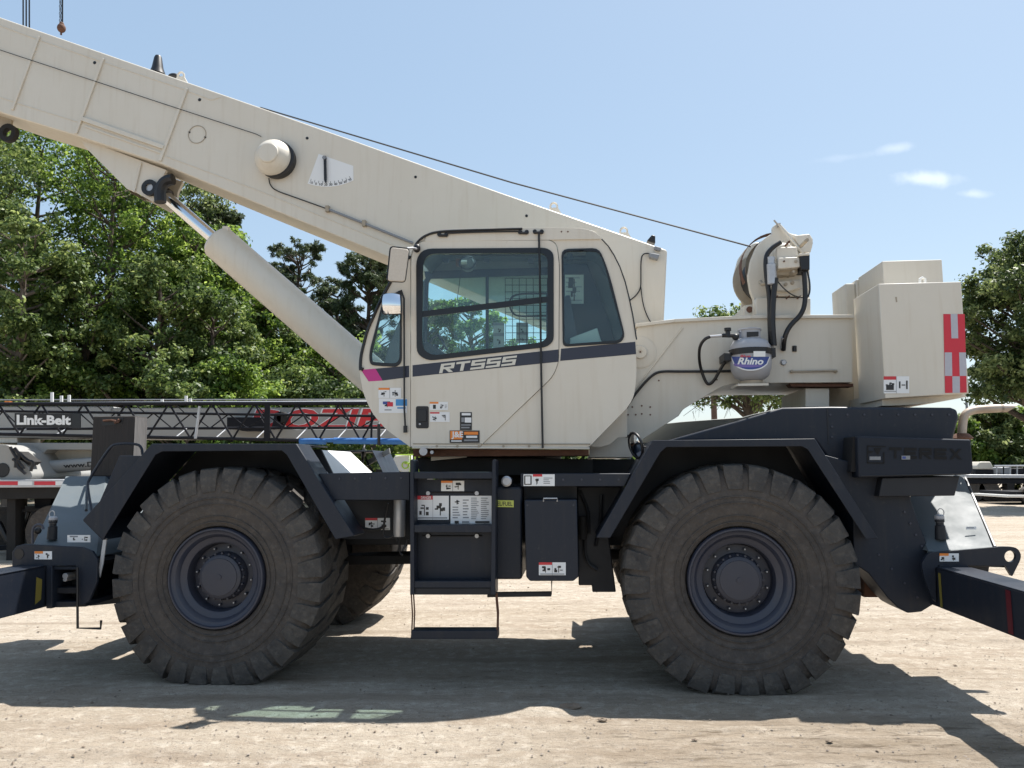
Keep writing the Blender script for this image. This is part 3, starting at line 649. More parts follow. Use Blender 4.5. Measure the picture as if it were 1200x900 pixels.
# ---- turntable
m = M(); m.lathe((F.U(587, 550, 1.55).x, 1.55, 1.56), [(.001, 0), (.62, 0), (.62, .06), (.66, .06), (.66, .16), (.60, .16), (.60, .28), (.001, .28)], 'dark_under', 64, 'z', False); m.build('turntable', CR, smooth=35)
m = M(); m.pp([(690, 538), (744, 538), (744, 557), (690, 557)], .97, 1.6, 'dark_under'); m.build('rotation_gearbox', CR, bevel=.01)

# round mirrors
def rmirror(c, r, tilt, y, arm):
    m = M(); c = F.U(*c, y); n = 24; a = Vector(tilt).normalized(); u = a.cross(Vector((0, 0, 1))).normalized(); v = u.cross(a)
    rim = [c + (u*cos(2*pi*k/n)+v*sin(2*pi*k/n))*r for k in range(n)]
    m.tube(rim, .012, 'black', 8, closed=True)
    vs = [c+a*.03]; 
    for ring in (.4, .75, 1): vs += [c + (u*cos(2*pi*k/n)+v*sin(2*pi*k/n))*r*ring + a*.03*(1-ring**2) for k in range(n)]
    fs = [(0, 1+k, 1+(k+1) % n) for k in range(n)]
    for i in (0, 1): fs += [(1+i*n+k, 1+i*n+(k+1) % n, 1+(i+1)*n+(k+1) % n, 1+(i+1)*n+k) for k in range(n)]
    m.add(vs, fs, 'mirror')
    m.lathe(c-a*.0, [(r, -.01), (r*.7, -.03)], 'black', 4) if False else None
    k = len(m.v); m.add([c-a*.03]+[p for p in rim], [(0, 1+(i+1) % n, 1+i) for i in range(n)], 'black')
    m.tube([F.U(*p, yy) for (p, yy) in arm], .009, 'black', 6)
    return m.build('round_mirror', CR, smooth=50)
rmirror((745, 522), .105, (-.88, -.40, -.22), .30, [((748, 522), .31), ((757, 524), .32), ((757, 532), .33)])
rmirror((426, 532), .10, (-.93, -.2, .1), 2.6, [((427, 532), 2.62), ((432, 545), 2.65), ((440, 556), 2.6)])
m = M(); m.pp([(429, 540), (456, 525), (457, 531), (430, 546)], 2.7, 2.73, 'boom_grey'); m.build('mirror_arm', CR)

# ================================================================ SUPERSTRUCTURE
YP = .95
ss = sub('superstructure', CR)
outl = [(690, 536), (692, 515), (728, 480), (747, 383), (790, 377.5), (880, 373), (999, 372), (999, 448), (862, 449), (845, 453), (832, 461), (800, 480), (796, 487), (762, 509), (750, 517), (741, 536)]
for (a, b) in ((YP, YP+.03), (2.12, 2.15)):
    m = M(); 
    pts = F.P(arc_round(outl, [0, 0, 0, 0, 6, 8, 0, 0, 10, 12, 6, 4, 6, 6, 6, 0]), YP); m.prism3([Vector((p.x, a, p.z)) for p in pts], (0, b-a, 0), 'cream'); m.build('side_plate', ss, bevel=.003)
m = M()
tp = F.P([(745, 380), (790, 374.5), (880, 370), (1000, 369.5)], YP)
for p, q in zip(tp, tp[1:]): m.prism3([p+Vector((0, -.03, 0)), q+Vector((0, -.03, 0)), q+Vector((0, -.03, -.03)), p+Vector((0, -.03, -.03))], (0, .16, 0), 'cream')
for p, q in zip(tp, tp[1:]): m.prism3([Vector((p.x, 1.99, p.z)), Vector((q.x, 1.99, q.z)), Vector((q.x, 1.99, q.z-.03)), Vector((p.x, 1.99, p.z-.03))], (0, .19, 0), 'cream')
m.build('top_flange', ss, bevel=.003)
m = M(); bt = F.P([(999, 448), (862, 449), (845, 453), (832, 461), (800, 480), (796, 487), (762, 509), (750, 517), (741, 536), (690, 536)], YP)
for p, q in zip(bt, bt[1:]):
    d = (q-p).normalized(); n = Vector((d.z, 0, -d.x)); n = n if n.z > 0 else -n
    m.prism3([Vector((v.x, .981, v.z)) for v in (p, q, q+n*.02, p+n*.02)], (0, 1.138, 0), 'cream')
m.build('bottom_plate', ss)
m = M(); m.tube([F.U(800, 384, YP-.004), F.U(735, 468, YP-.004)], .008, 'cream', 6); m.build('weld_rib', ss)
p = F.U(750, 413, YP)
m = M(); m.lathe(p, [(.145, .01), (.145, -.008), (.13, -.012), (.001, -.012)], 'cream', 40, 'y', False); m.lathe(p, [(.062, 0), (.062, -.03), (.055, -.036), (.02, -.036), (.018, -.03), (.001, -.03)], 'cream', 28, 'y', False); m.cyl(p+Vector((0, -.031, 0)), p+Vector((0, -.04, 0)), .008, 'rust', 8); m.build('boom_pivot', ss, smooth=35)
m = M(); m.tube([F.U(931, 405.5, YP-.003), F.U(931, 412, YP-.003)], .020, 'black', 12); m.build('slot', ss)
for (px, py) in ((918, 425), (901, 425)):
    p = F.U(px, py, YP); m = M(); m.lathe(p, [(.026, 0), (.026, -.012), (.018, -.022), (.001, -.022)], 'galv', 16, 'y', False); m.build('plug', ss)
m = M(); m.tube([F.U(926, 435.5, YP-.03), F.U(981, 434.5, YP-.03)], .010, 'cream_dirty', 8)
for px in (928, 980): p = F.U(px, 435, YP-.03); m.cyl(p, p+Vector((0, .03, 0)), .014, 'cream_dirty', 8)
m.build('pin_handle', ss)
each('bolt', ss, 'rust', [F.U(px, py, YP) for px, py in ((741, 477), (752, 475.5), (762, 477), (736, 486), (745, 486), (752, 485), (762, 486), (772, 446), (840, 445))], .008, .004)
m = M(); m.tube([F.U(733, 511, YP-.001), F.U(737, 511, YP-.001)], .013, 'black', 8); m.build('slot', ss)
# platform under the cab
m = M(); m.pp([(484, 526), (690, 527), (690, 534), (484, 535)], .50, .97, 'rust', yr=.50); m.pp([(505, 534), (547, 531), (547, 536), (505, 540)], .62, .64, 'cream', yr=.62)
m.pp([(488, 536), (695, 538), (695, 557), (492, 557)], .7, 2.1, 'dark_under', yr=.7); m.build('cab_platform', CR, bevel=.004)
m = M(); m.cyl(F.U(496, 529, .32), F.U(496, 529, .6), .035, 'galv', 14); m.cyl(F.U(506, 530, .32), F.U(507, 530, .5), .015, 'galv', 8); m.build('cab_mount', CR)
m = M(); m.pp([(690, 522), (700, 510), (735, 476), (735, 512), (724, 513), (715, 521), (705, 524), (695, 524)], .7, .72, 'cream'); m.build('support_plate', CR, bevel=.003)
# rear frame under the counterweight
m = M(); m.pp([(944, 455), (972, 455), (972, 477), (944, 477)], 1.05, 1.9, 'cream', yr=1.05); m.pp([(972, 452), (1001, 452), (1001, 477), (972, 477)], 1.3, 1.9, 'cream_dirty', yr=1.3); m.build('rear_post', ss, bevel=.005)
m = M(); m.pp([(925, 449.5), (1000, 449.5), (1000, 453), (928, 453)], .99, 1.12, 'rust', yr=.99); m.build('underside_rail', ss)

# ---- hoses on the plate
def hose(px, y, r=.010, name='hose', mt='hose', parent=None, sm=2):
    m = M(); pts = []
    for p in px: pts.append(F.U(p[0], p[1], p[2] if len(p) > 2 else y))
    m.tube(pts, r, mt, 8, smooth=sm); return m.build(name, parent or CR, smooth=60)
hose([(734, 478), (737, 472), (752, 452), (766, 438), (776, 435), (800, 435.5), (858, 435)], YP-.03, .012)
hose([(904, 408, YP-.02), (903, 398), (902, 372), (902, 348), (898, 325), (897, 300), (905, 290), (915, 284)], .85, .022)
hose([(907, 405), (905, 380), (906, 350), (908, 332), (909, 326)], .82, .026)
hose([(918, 410, YP-.02), (919, 396), (925, 382), (940, 368), (944, 352), (943, 330), (942, 315), (940, 308)], .85, .022)
hose([(944, 300), (946, 318), (949, 330), (949, 345), (943, 352)], .85, .008)
hose([(910, 328), (918, 338), (930, 347), (942, 349)], .85, .006)
for (px, py) in ((904, 402), (918, 400)):
    m = M(); m.cyl(F.U(px, py-5, .86), F.U(px-.5, py+7, YP-.03), .022, 'galv', 12); m.build('hose_fitting', CR)

# ---- winch
wi = sub('winch', CR)
m = M(); m.pp(arc_round([(868, 372), (869, 350), (862, 336), (861, 318), (865, 303), (874, 291), (884, 284), (905, 284), (912, 372)], 3), 1.75, 1.80, 'cream', yr=1.75); m.build('side_plate', wi, bevel=.01)
m = M(); m.pp(arc_round([(882, 372), (883, 352), (879, 342), (876, 325), (879, 306), (886, 289), (896, 279), (905, 273), (905, 266), (910, 262), (915, 262), (925, 273), (938, 276), (949, 274), (953, 280), (952, 290), (949, 296), (949, 371)], [0, 2, 2, 4, 4, 4, 4, 2, 2, 1, 2, 3, 3, 2, 2, 2, 2, 0]), 1.10, 1.15, 'cream', yr=1.10); m.build('side_plate', wi, bevel=.01)
c0 = F.U(902, 322, 1.45)
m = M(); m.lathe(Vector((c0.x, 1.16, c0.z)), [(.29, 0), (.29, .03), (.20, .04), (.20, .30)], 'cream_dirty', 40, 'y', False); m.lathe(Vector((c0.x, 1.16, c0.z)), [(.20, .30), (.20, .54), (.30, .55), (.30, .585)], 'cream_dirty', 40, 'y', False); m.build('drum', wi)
m = M()
for k in range(18):
    y = 1.22+k*.026; m.tube([(c0.x+.225*cos(2*pi*j/28), y, c0.z+.225*sin(2*pi*j/28)) for j in range(28)], .013, 'black', 5, closed=True)
m.build('wound_rope', wi)
m = M(); ar = [(c0.x-.0+.335*cos(t), c0.z+.335*sin(t)) for t in [radians(a) for a in range(95, 215, 10)]]
for p, q in zip(ar, ar[1:]): m.prism3([Vector((p[0], 1.15, p[1])), Vector((q[0], 1.15, q[1])), Vector((q[0]*.985+c0.x*.015, 1.15, q[1]*.985+c0.z*.015)), Vector((p[0]*.985+c0.x*.015, 1.15, p[1]*.985+c0.z*.015))], (0, .10, 0), 'rust')
m.build('rope_guard', wi)
m = M()
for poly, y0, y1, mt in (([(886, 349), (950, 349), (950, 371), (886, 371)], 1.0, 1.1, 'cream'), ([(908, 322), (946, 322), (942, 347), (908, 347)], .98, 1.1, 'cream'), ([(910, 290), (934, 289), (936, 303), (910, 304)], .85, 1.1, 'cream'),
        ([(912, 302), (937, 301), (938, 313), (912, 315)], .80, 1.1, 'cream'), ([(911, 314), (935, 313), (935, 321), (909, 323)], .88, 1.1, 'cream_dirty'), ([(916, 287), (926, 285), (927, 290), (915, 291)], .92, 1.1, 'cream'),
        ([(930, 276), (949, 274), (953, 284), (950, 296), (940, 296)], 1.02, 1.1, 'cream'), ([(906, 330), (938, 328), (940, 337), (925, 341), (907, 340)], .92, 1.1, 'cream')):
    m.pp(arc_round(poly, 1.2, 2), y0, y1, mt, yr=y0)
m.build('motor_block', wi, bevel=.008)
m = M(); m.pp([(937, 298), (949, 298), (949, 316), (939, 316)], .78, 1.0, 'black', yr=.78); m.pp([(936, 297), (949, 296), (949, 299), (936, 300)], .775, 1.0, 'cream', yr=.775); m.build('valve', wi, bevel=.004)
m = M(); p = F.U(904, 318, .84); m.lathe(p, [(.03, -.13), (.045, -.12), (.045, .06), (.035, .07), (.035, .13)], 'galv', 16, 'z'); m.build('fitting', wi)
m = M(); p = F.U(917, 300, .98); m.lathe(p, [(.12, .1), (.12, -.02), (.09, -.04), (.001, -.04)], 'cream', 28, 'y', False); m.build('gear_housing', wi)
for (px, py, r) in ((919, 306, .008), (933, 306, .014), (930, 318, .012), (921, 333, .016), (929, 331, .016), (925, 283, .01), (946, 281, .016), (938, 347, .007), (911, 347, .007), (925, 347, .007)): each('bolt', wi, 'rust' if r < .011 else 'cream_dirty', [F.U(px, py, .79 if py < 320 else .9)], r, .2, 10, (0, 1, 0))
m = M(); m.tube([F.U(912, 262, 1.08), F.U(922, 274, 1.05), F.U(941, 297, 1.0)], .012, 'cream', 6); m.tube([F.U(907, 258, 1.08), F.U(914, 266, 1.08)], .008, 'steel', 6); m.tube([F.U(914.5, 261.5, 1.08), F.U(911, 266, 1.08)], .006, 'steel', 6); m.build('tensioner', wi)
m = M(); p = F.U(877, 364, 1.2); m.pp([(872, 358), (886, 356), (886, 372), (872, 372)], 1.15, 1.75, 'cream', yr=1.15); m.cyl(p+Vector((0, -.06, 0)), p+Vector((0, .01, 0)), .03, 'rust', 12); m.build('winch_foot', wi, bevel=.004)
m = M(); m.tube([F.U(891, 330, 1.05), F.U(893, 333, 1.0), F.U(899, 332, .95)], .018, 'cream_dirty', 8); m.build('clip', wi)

# ---- boom
YB = 1.27; YB2 = 1.83
bo = sub('boom', CR)
top = [(-140, -34), (0, 20), (300, 124), (585, 225), (782, 293)]
bot = [(778, 375), (770, 420), (715, 420), (640, 378), (455, 301), (300, 238), (186, 191), (89, 159), (10, 135), (-140, 84)]
m = M(); m.pp(arc_round(top+bot, [0, 0, 0, 0, 3, 3, 10, 10, 0, 0, 0, 0, 0, 0, 0], 3), YB, YB2, 'cream'); m.build('base_section', bo, bevel=.012)
def strip(p, q, w_, th, mt='cream', nm='stiffener', y=YB):
    a, b = F.U(*p, y), F.U(*q, y); d = (b-a).normalized(); n = Vector((-d.z, 0, d.x))*w_/2
    m = M(); m.prism3([Vector((v.x, y-th, v.z)) for v in (a-n, b-n, b+n, a+n)], (0, th+.002, 0), mt); return m.build(nm, bo, bevel=min(.004, th*.4))
strip((46.5, 43), (15, 129), .030, .018); strip((121.5, 69), (89.5, 157), .034, .02); strip((219.5, 104), (188, 189), .034, .02)
strip((97, 140), (193, 173.5), .045, .03, nm='rib'); strip((100, 148), (190, 180), .02, .012, nm='rib')
for p, q in (((-60, 8), (44, 46)), ((48, 47.5), (119, 72)), ((123, 73.5), (217, 105)), ((221, 107), (248, 117)), ((248, 117), (258, 114)), ((-60, 94), (16, 119)), ((18, 120), (92, 143)), ((195, 183), (300, 222)), ((300, 222), (470, 291))): strip(p, q, .010, .006, nm='weld_rib')
for (px, py, r) in ((111, 73.5, .017), (234, 117, .017), (360, 162, .015), (487, 207.5, .014), (617, 253, .014), (222, 155, .012), (240.5, 161, .012)): each('plug_hole', bo, 'black', [F.U(px, py, YB)], r, .004, 14)
m = M(); c = F.U(231, 157.5, YB-.003); m.tube([c+Vector((.095*cos(2*pi*k/32), 0, .095*sin(2*pi*k/32))) for k in range(32)], .004, 'cream_dirty', 5, closed=True); m.build('access_ring', bo)
rs = M(); c = F.U(319, 184, YB-.10)
rs.lathe(c, [(.185, .1), (.19, .02), (.187, -.0), (.175, -.025), (.14, -.075), (.105, -.10), (.10, -.118), (.09, -.123), (.001, -.125)], 'cream', 48, 'y', False); co = rs.build('cable_reel', bo, smooth=22, label='round domed cream cable reel')
m = M(); c2 = F.U(324, 187, YB-.05); m.lathe(c2, [(.19, .05), (.195, .02), (.195, -.03), (.18, -.04)], 'black', 48, 'y', True); m.build('reel_rim', co)
# boom angle indicator
fan = [(372, 181), (414, 193)]
import itertools
A0 = (377, 160)
ai = M(); arcp = [(362+ (410-362)*t, 213+0*t) for t in (0, 1)]
cen = (383, 150); RR = 69
pts = []
for k in range(13):
    a = radians(109 - k*(109-63)/12); pts.append((cen[0]+RR*cos(a), cen[1]+RR*sin(a)))
fanpoly = [(373.5, 180.5), *pts, (414, 194.5)]
ai.pp(fanpoly, YB-.003, YB, 'decal_white', yr=YB); 
for k in range(11):
    a = radians(107 - k*(107-65)/10); p = (cen[0]+(RR-6.5)*cos(a), cen[1]+(RR-6.5)*sin(a)); q = (cen[0]+(RR-3.5)*cos(a), cen[1]+(RR-3.5)*sin(a))
    ai.tube([F.U(*p, YB-.004), F.U(*q, YB-.004)], .002, 'decal_black', 4)
for k, s in enumerate(['-10', '0', '10', '20', '30', '40', '50', '60', '70']):
    a = radians(106 - k*(106-66)/8); x, y = cen[0]+(RR-2.6)*cos(a), cen[1]+(RR-2.6)*sin(a); hw = 1.9 if len(s) > 1 else 1
    ra = radians(-(106 - k*(106-66)/8)+90); cs, sn = cos(ra), sin(ra)
    q = [(x+u*cs+v*sn, y-u*sn+v*cs) for u, v in ((-hw, -1.4), (hw, -1.4), (hw, 1.4), (-hw, 1.4))]
    lettering(ai, s, q, YB-.0045, 'decal_black', .02)
aio = ai.build('angle_indicator', bo, smooth=0, recalc=False)
m = M(); m.pp([(379.5, 183), (382.5, 183), (383, 211), (381.5, 215), (380, 211)], YB-.03, YB-.02, 'black', yr=YB-.02); p = F.U(381, 186, YB); m.cyl(p, p+Vector((0, -.035, 0)), .02, 'print_grey', 12); m.build('pointer', aio)
hose([(-60, 38), (0, 58.5), (120, 98), (205, 126), (300, 157), (306, 160)], YB-.02, .004, 'sensor_cable', 'black', bo, 0)
hose([(315, 209), (316, 216), (322, 223), (345, 231), (384, 245)], YB-.02, .006, 'sensor_cable', 'black', bo)
hose([(384, 245), (427, 262), (484, 285)], YB-.025, .013, 'conduit', 'print_grey', bo, 0)
for px, py in ((384, 245), (427, 262)): m = M(); p = F.U(px, py, YB-.02); m.box(p.x-.018, p.x+.018, YB-.045, YB, p.z-.03, p.z+.03, 'cream_dirty'); m.build('conduit_clip', bo)
# fittings on the top of the boom
m = M(); m.lathe(F.U(184.5, 85, 1.5), [(.001, -.02), (.085, -.02), (.06, .05), (.04, .17), (.03, .19), (.001, .20)], 'black', 20, 'z', False); m.build('rope_guide', bo, label='black rubber cone on top of the boom')
for px, py, yy in ((649, 246.5, 1.4), (731, 275.5, 1.4), (212, 93, 1.4)):
    c = F.U(px, py-4, yy); m = M(); m.tube([c+Vector((.035*cos(t), 0, .042*sin(t))) for t in [2*pi*k/18 for k in range(18)]], .011, 'cream', 6, closed=True); m.prism3([c+Vector((-.07, -.01, -.07)), c+Vector((.09, -.01, -.10)), c+Vector((.04, -.01, -.01)), c+Vector((-.04, -.01, -.01))], (0, .02, 0), 'cream'); m.build('lifting_eye', bo)
m = M(); c = F.U(204, 90, 1.5); m.ball(c, .05, 'black', (1.3, 1, .7)); m.build('roller', bo)
m = M(); m.pp([(758, 282), (764, 275), (768, 276), (768, 285)], 1.35, 1.45, 'black', yr=1.35); m.build('limit_switch', bo, bevel=.008)
m = M(); m.pp([(767, 288), (775, 290), (774, 294), (767, 292)], YB-.04, YB, 'print_grey', yr=YB-.04); m.pp([(761, 296), (773, 298), (771, 304), (761, 301)], YB-.07, YB, 'print_grey', yr=YB-.07); m.build('junction_box', bo, bevel=.006)
hose([(761, 297), (754, 297), (751, 303), (751, 325), (751, 338), (745, 347), (738, 352)], YB-.02, .006, 'sensor_cable', 'black', bo)
hose([(751, 336), (753, 355), (758, 370), (764, 380)], YB-.02, .005, 'sensor_cable', 'black', bo)
m = M(); m.pp([(762, 290), (771, 294), (770, 380), (764, 380)], YB-.001, YB, 'cream_dirty', yr=YB) if False else None
# under bracket for the lift cylinder, roller
for y in (1.36, 1.70):
    m = M(); m.pp([(89, 160), (96, 163), (100, 172), (150, 222), (160, 226), (180, 237), (188, 228), (190, 212), (196, 200)], y, y+.04, 'cream', yr=1.38); m.build('cylinder_lug', bo, bevel=.004)
m = M(); m.prism3([Vector((p.x, 1.4, p.z)) for p in F.P([(96, 165), (150, 223), (153, 226), (98, 169)], 1.38)], (0, .3, 0), 'cream'); m.build('lug_web', bo)
m = M(); a_, b_ = F.U(165, 191, 1.35), F.U(157, 225, 1.35); m.tube([a_, b_], .013, 'cream', 6); m.build('weld_rib', bo)
m = M(); c = F.U(175.5, 220, 1.33); m.lathe(c, [(.040, -.015), (.085, -.015), (.085, .06), (.040, .06)], 'black', 24, 'y', False); m.cyl(c+Vector((0, .0, 0)), c+Vector((0, .1, 0)), .04, 'galv', 16); m.build('lift_pin', bo)
m = M(); m.tube([F.U(a, b, 1.33) for a, b in ((188, 237), (187, 224), (191, 215), (197, 211), (203, 210))], .06, 'black', 10, smooth=2); m.build('cushion', bo)
m = M(); c = F.U(8, 155, 1.42); m.lathe(c, [(.05, 0), (.10, 0), (.10, .06), (.05, .06), (.05, 0)], 'dark_under', 24, 'y', False); m.pp([(-20, 128), (14, 136), (12, 150), (-4, 162), (-30, 150)], 1.46, 1.49, 'cream_dirty', yr=1.46); m.build('nose_roller', bo)

def along(p, q, s): a_, b_ = F.U(*p, YB), F.U(*q, YB); return a_ + (a_-b_)*s
tA, tB = F.U(-140, -34, YB), F.U(0, 20, YB); bA, bB = F.U(-140, 84, YB), F.U(10, 135, YB)
dt_ = (tA-tB).normalized(); db_ = (bA-bB).normalized()
for k, (s0_, s1_, ins, yy0, yy1, nm) in enumerate(((.0, 1.0, .0, YB-.015, YB2+.015, 'section_collar'), (.9, 3.6, .07, YB+.04, YB2-.04, 'inner_section'), (3.5, 5.2, .12, YB+.08, YB2-.08, 'tip_section'))):
    m = M(); a1, a2 = tA+dt_*s0_-Vector((0, 0, ins)), tA+dt_*s1_-Vector((0, 0, ins)); b1, b2 = bA+dt_*s0_+Vector((0, 0, ins)), bA+dt_*s1_+Vector((0, 0, ins))
    if k == 0: a2 = tA+dt_*.25+Vector((0, 0, .03)); b2 = bA+dt_*.25-Vector((0, 0, .03)); a1 += Vector((0, 0, .03)); b1 -= Vector((0, 0, .03))
    m.prism3([Vector((p.x, yy0, p.z)) for p in (a1, a2, b2, b1)], (0, yy1-yy0, 0), 'cream'); m.build(nm, bo, bevel=.01)
hd = tA+dt_*5.2; m = M()
for yy in (1.38, 1.66): m.prism3([Vector((hd.x+.1, yy, hd.z-.15)), Vector((hd.x-.55, yy, hd.z-.05)), Vector((hd.x-.75, yy, hd.z-.6)), Vector((hd.x-.2, yy, hd.z-.85))], (0, .05, 0), 'cream')
m.build('boom_head', bo, bevel=.01)
m = M(); m.lathe((hd.x-.5, 1.5, hd.z-.45), [(.05, 0), (.22, 0), (.2, .06), (.22, .12), (.05, .12)], 'steel_rim', 28, 'y', True); m.build('sheave', bo)

# ---- lift cylinder
lc = sub('lift_cylinder', CR); YC = 1.55
a = F.U(256.5, 284.5, YC); b = F.U(425, 431, YC)
m = M(); m.cyl(a, b+(b-a)*.35, .185, 'cream', 40); d = (a-b).normalized(); m.cyl(a+d*.0, a+d*.03, .185, 'cream', 40, r1=.165); m.build('barrel', lc, smooth=35)
r_ = F.U(187, 224, YC); m = M(); m.cyl(a+d*.02, r_, .066, 'chrome', 28); m.build('rod', lc)
m = M(); m.cyl(r_+Vector((0, -.17, 0)), r_+Vector((0, .17, 0)), .08, 'black', 20); m.cyl(r_, r_-d*.1, .085, 'black', 20); m.build('rod_end', lc)
m = M(); off = Vector((.03, -.06, .185)); m.tube([a-d*.10+off, b+off, b+(b-a)*.2+off], .012, 'cream', 8); m.box(*(lambda p: (p.x-.03, p.x+.03, p.y-.03, p.y+.03, p.z-.05, p.z+.03))(a-d*.1+off), 'cream'); m.build('hydraulic_line', lc)
off2 = Vector((.05, -.01, .18)); m = M(); m.tube([a-d*.35+off2, b+off2, b+(b-a)*.2+off2], .008, 'cream_dirty', 8); m.build('hydraulic_line', lc)

# ---- hoist rope
m = M(); hp = [F.U(*p, YB) for p in ((285, 119.5), (0, 21), (-138, -33))]; m.tube([F.U(880, 289, 1.45), F.U(600, 214, 1.5), F.U(305, 126, 1.55)]+[Vector((p.x, 1.55, p.z+.02)) for p in hp], .008, 'black', 6); m.build('hoist_rope', CR)

# ---- counterweight
cw = sub('counterweight', CR)
YW = .40
A, B_, Cc, D = F.P([(1032, 332.5), (1129, 333), (1133, 461), (1035, 467)], YW)
m = M(); x0, x1 = (A.x+D.x)/2, (B_.x+Cc.x)/2
m.prism3([Vector((x0, YW, A.z)), Vector((x1, YW, A.z)), Vector((x1, YW, Cc.z)), Vector((x0, YW, D.z))], (0, .60, 0), 'cream'); m.build('side_slab', cw, bevel=.006)
m = M(); m.prism3([Vector((x0, 2.1, A.z)), Vector((x1, 2.1, A.z)), Vector((x1, 2.1, Cc.z)), Vector((x0, 2.1, D.z))], (0, .60, 0), 'cream'); m.build('side_slab', cw, bevel=.006)
A, B_ = F.P([(1034, 306), (1104, 306)], 1.0)
m = M(); m.box(A.x, B_.x, 1.001, 1.62, D.z+.05, A.z, 'cream'); m.box(A.x-.02, B_.x, 1.62, 2.09, D.z+.05, A.z-.02, 'cream')
q = F.P([(987, 335), (1000, 345)], 1.75); m.box(q[0].x, A.x-.021, 1.66, 2.08, D.z+.05, q[0].z, 'cream'); m.build('centre_block', cw, bevel=.006)
cp = []
for k in range(13):
    t = k/12; cp.append((t, ))
m = M(); zb = Cc.z
pf = [Vector((x0+.02+(x1-x0+.02)*t, 0, D.z-.05+.065*t**2.2)) for t in [k/10 for k in range(11)]]
m.prism3([Vector((p.x, YW+.12, p.z)) for p in pf]+[Vector((x1, YW+.12, D.z+.06)), Vector((x0+.02, YW+.12, D.z+.06))], (0, 2.2, 0), 'cream'); m.build('curved_tray', cw, smooth=40)
m = M(); p = F.U(1081, 331, .75); m.tube([F.U(1078, 333, .75), F.U(1078, 327, .75), F.U(1081, 325.5, .75), F.U(1084, 327, .75), F.U(1084, 333, .75)], .012, 'white', 8); m.build('lifting_eye', cw)
m = M(); m.pp([(1049, 348), (1051, 348), (1051.5, 354), (1050, 354)], YW-.002, YW, 'cream_dirty', yr=YW); m.build('scratch', cw)
y = YW-.003; m = M(); quadpx(m, [(1105.5, 368), (1130.5, 368), (1133, 460), (1107.5, 460.5)], y, 'safety_red')
for q in ([(1114, 368), (1122, 368), (1123, 396.5), (1115, 396.5)], [(1107, 413), (1115.5, 413), (1116, 440.5), (1107.3, 440.5)], [(1124, 413), (1132, 413), (1132.5, 440.5), (1124.7, 440.5)], [(1116, 441), (1124.8, 441), (1125, 460.3), (1116.3, 460.3)]): quadpx(m, q, y-.001, 'reflect_grey')
m.build('reflective_marking', cw, smooth=0, recalc=False)
decal('danger_decal', cw, 1035.5, 441, 1065.5, 461, YW-.003, [(0, 0, .49, .2, 'decal_red'), (.08, .3, .42, .8, 'pic'), (.1, .5, .4, .8, 'decal_black'), (.6, .3, .66, .7, 'decal_black'), (.7, .48, .85, .54, 'decal_black'), (.88, .25, .94, .75, 'decal_black'), (.49, 0, .505, 1, 'print_grey'), (.02, .86, .49, .9, 'print_grey')])

# ================================================================ CAB
cab = sub('cab', CR); YN = .37; YF = 1.19
cab_out = [(484, 292), (488, 284), (500, 274), (640, 275), (690, 276), (703, 279), (716, 294), (729, 322), (739, 360), (745, 400), (746, 440), (743, 465), (735, 478), (690, 524), (481, 524), (452, 503), (436, 484), (426, 462), (421, 436), (422, 418), (430, 388), (446, 350), (462, 320)]
cab_o = arc_round(cab_out, [4, 4, 6, 0, 0, 8, 8, 10, 10, 10, 10, 8, 4, 3, 0, 8, 8, 8, 8, 8, 10, 10, 10], 3)
w_front = arc_round([(449, 352), (470, 340), (470, 424), (464, 429), (434, 427), (433, 414)], [4, 3, 6, 4, 5, 8], 3)
w_rear = arc_round([(658.5, 292.5), (702, 291.5), (712, 316), (732, 393), (727, 401), (660, 405.5)], [8, 8, 20, 8, 6, 6], 3)
d_out = arc_round([(481, 300), (487, 285), (497, 282), (645, 281), (653, 286), (656, 310), (655, 425), (648, 442), (562, 524), (481, 524)], [8, 6, 4, 3, 8, 8, 8, 8, 0, 0], 3)
w_door = arc_round([(488.5, 303), (498, 292), (640, 291), (648, 297), (648, 399), (640, 406), (502, 422), (489, 414)], [10, 10, 6, 6, 6, 6, 8, 8], 3)
m = M(); m.plate(cab_o, [w_front, w_rear, d_out], YN, YN+.03, 'cream'); m.build('side_wall', cab, bevel=.003)
def shrink(poly, k):
    cx_ = sum(p[0] for p in poly)/len(poly); cy_ = sum(p[1] for p in poly)/len(poly)
    o = []
    for x, y in poly:
        d = Vector((x-cx_, y-cy_)); L = d.length; d = d*(1-k/L); o.append((cx_+d.x, cy_+d.y))
    return o
# door
dr_ = sub('cab_door', cab)
m = M(); m.plate(shrink(d_out, .8), [w_door], YN-.012, YN+.02, 'cream'); m.build('door_skin', dr_, bevel=.004)
m = M(); m.plate(shrink(w_door, -1), [shrink(w_door, 7.5)], YN-.022, YN+.0, 'gasket'); m.build('window_frame', dr_)
m = M(); m.pp([(495, 364.5), (643, 347), (643, 354), (495, 371.5)], YN-.017, YN-.005, 'gasket'); m.build('window_bar', dr_)
m = M(); m.pp(shrink(w_door, 5), YN-.008, YN-.003, 'glass_green'); m.build('window_glass', dr_, smooth=0)
for nm, wdw, k in (('front_quarter_window', w_front, 3.2), ('rear_quarter_window', w_rear, 2.6)):
    wq = sub(nm, cab)
    m = M(); m.plate(shrink(wdw, -1), [shrink(wdw, k)], YN-.012, YN+.01, 'gasket'); m.build('window_frame', wq, bevel=.002)
    m = M(); m.pp(shrink(wdw, 1), YN-.003, YN+.002, 'glass_green'); m.build('window_glass', wq, smooth=0)
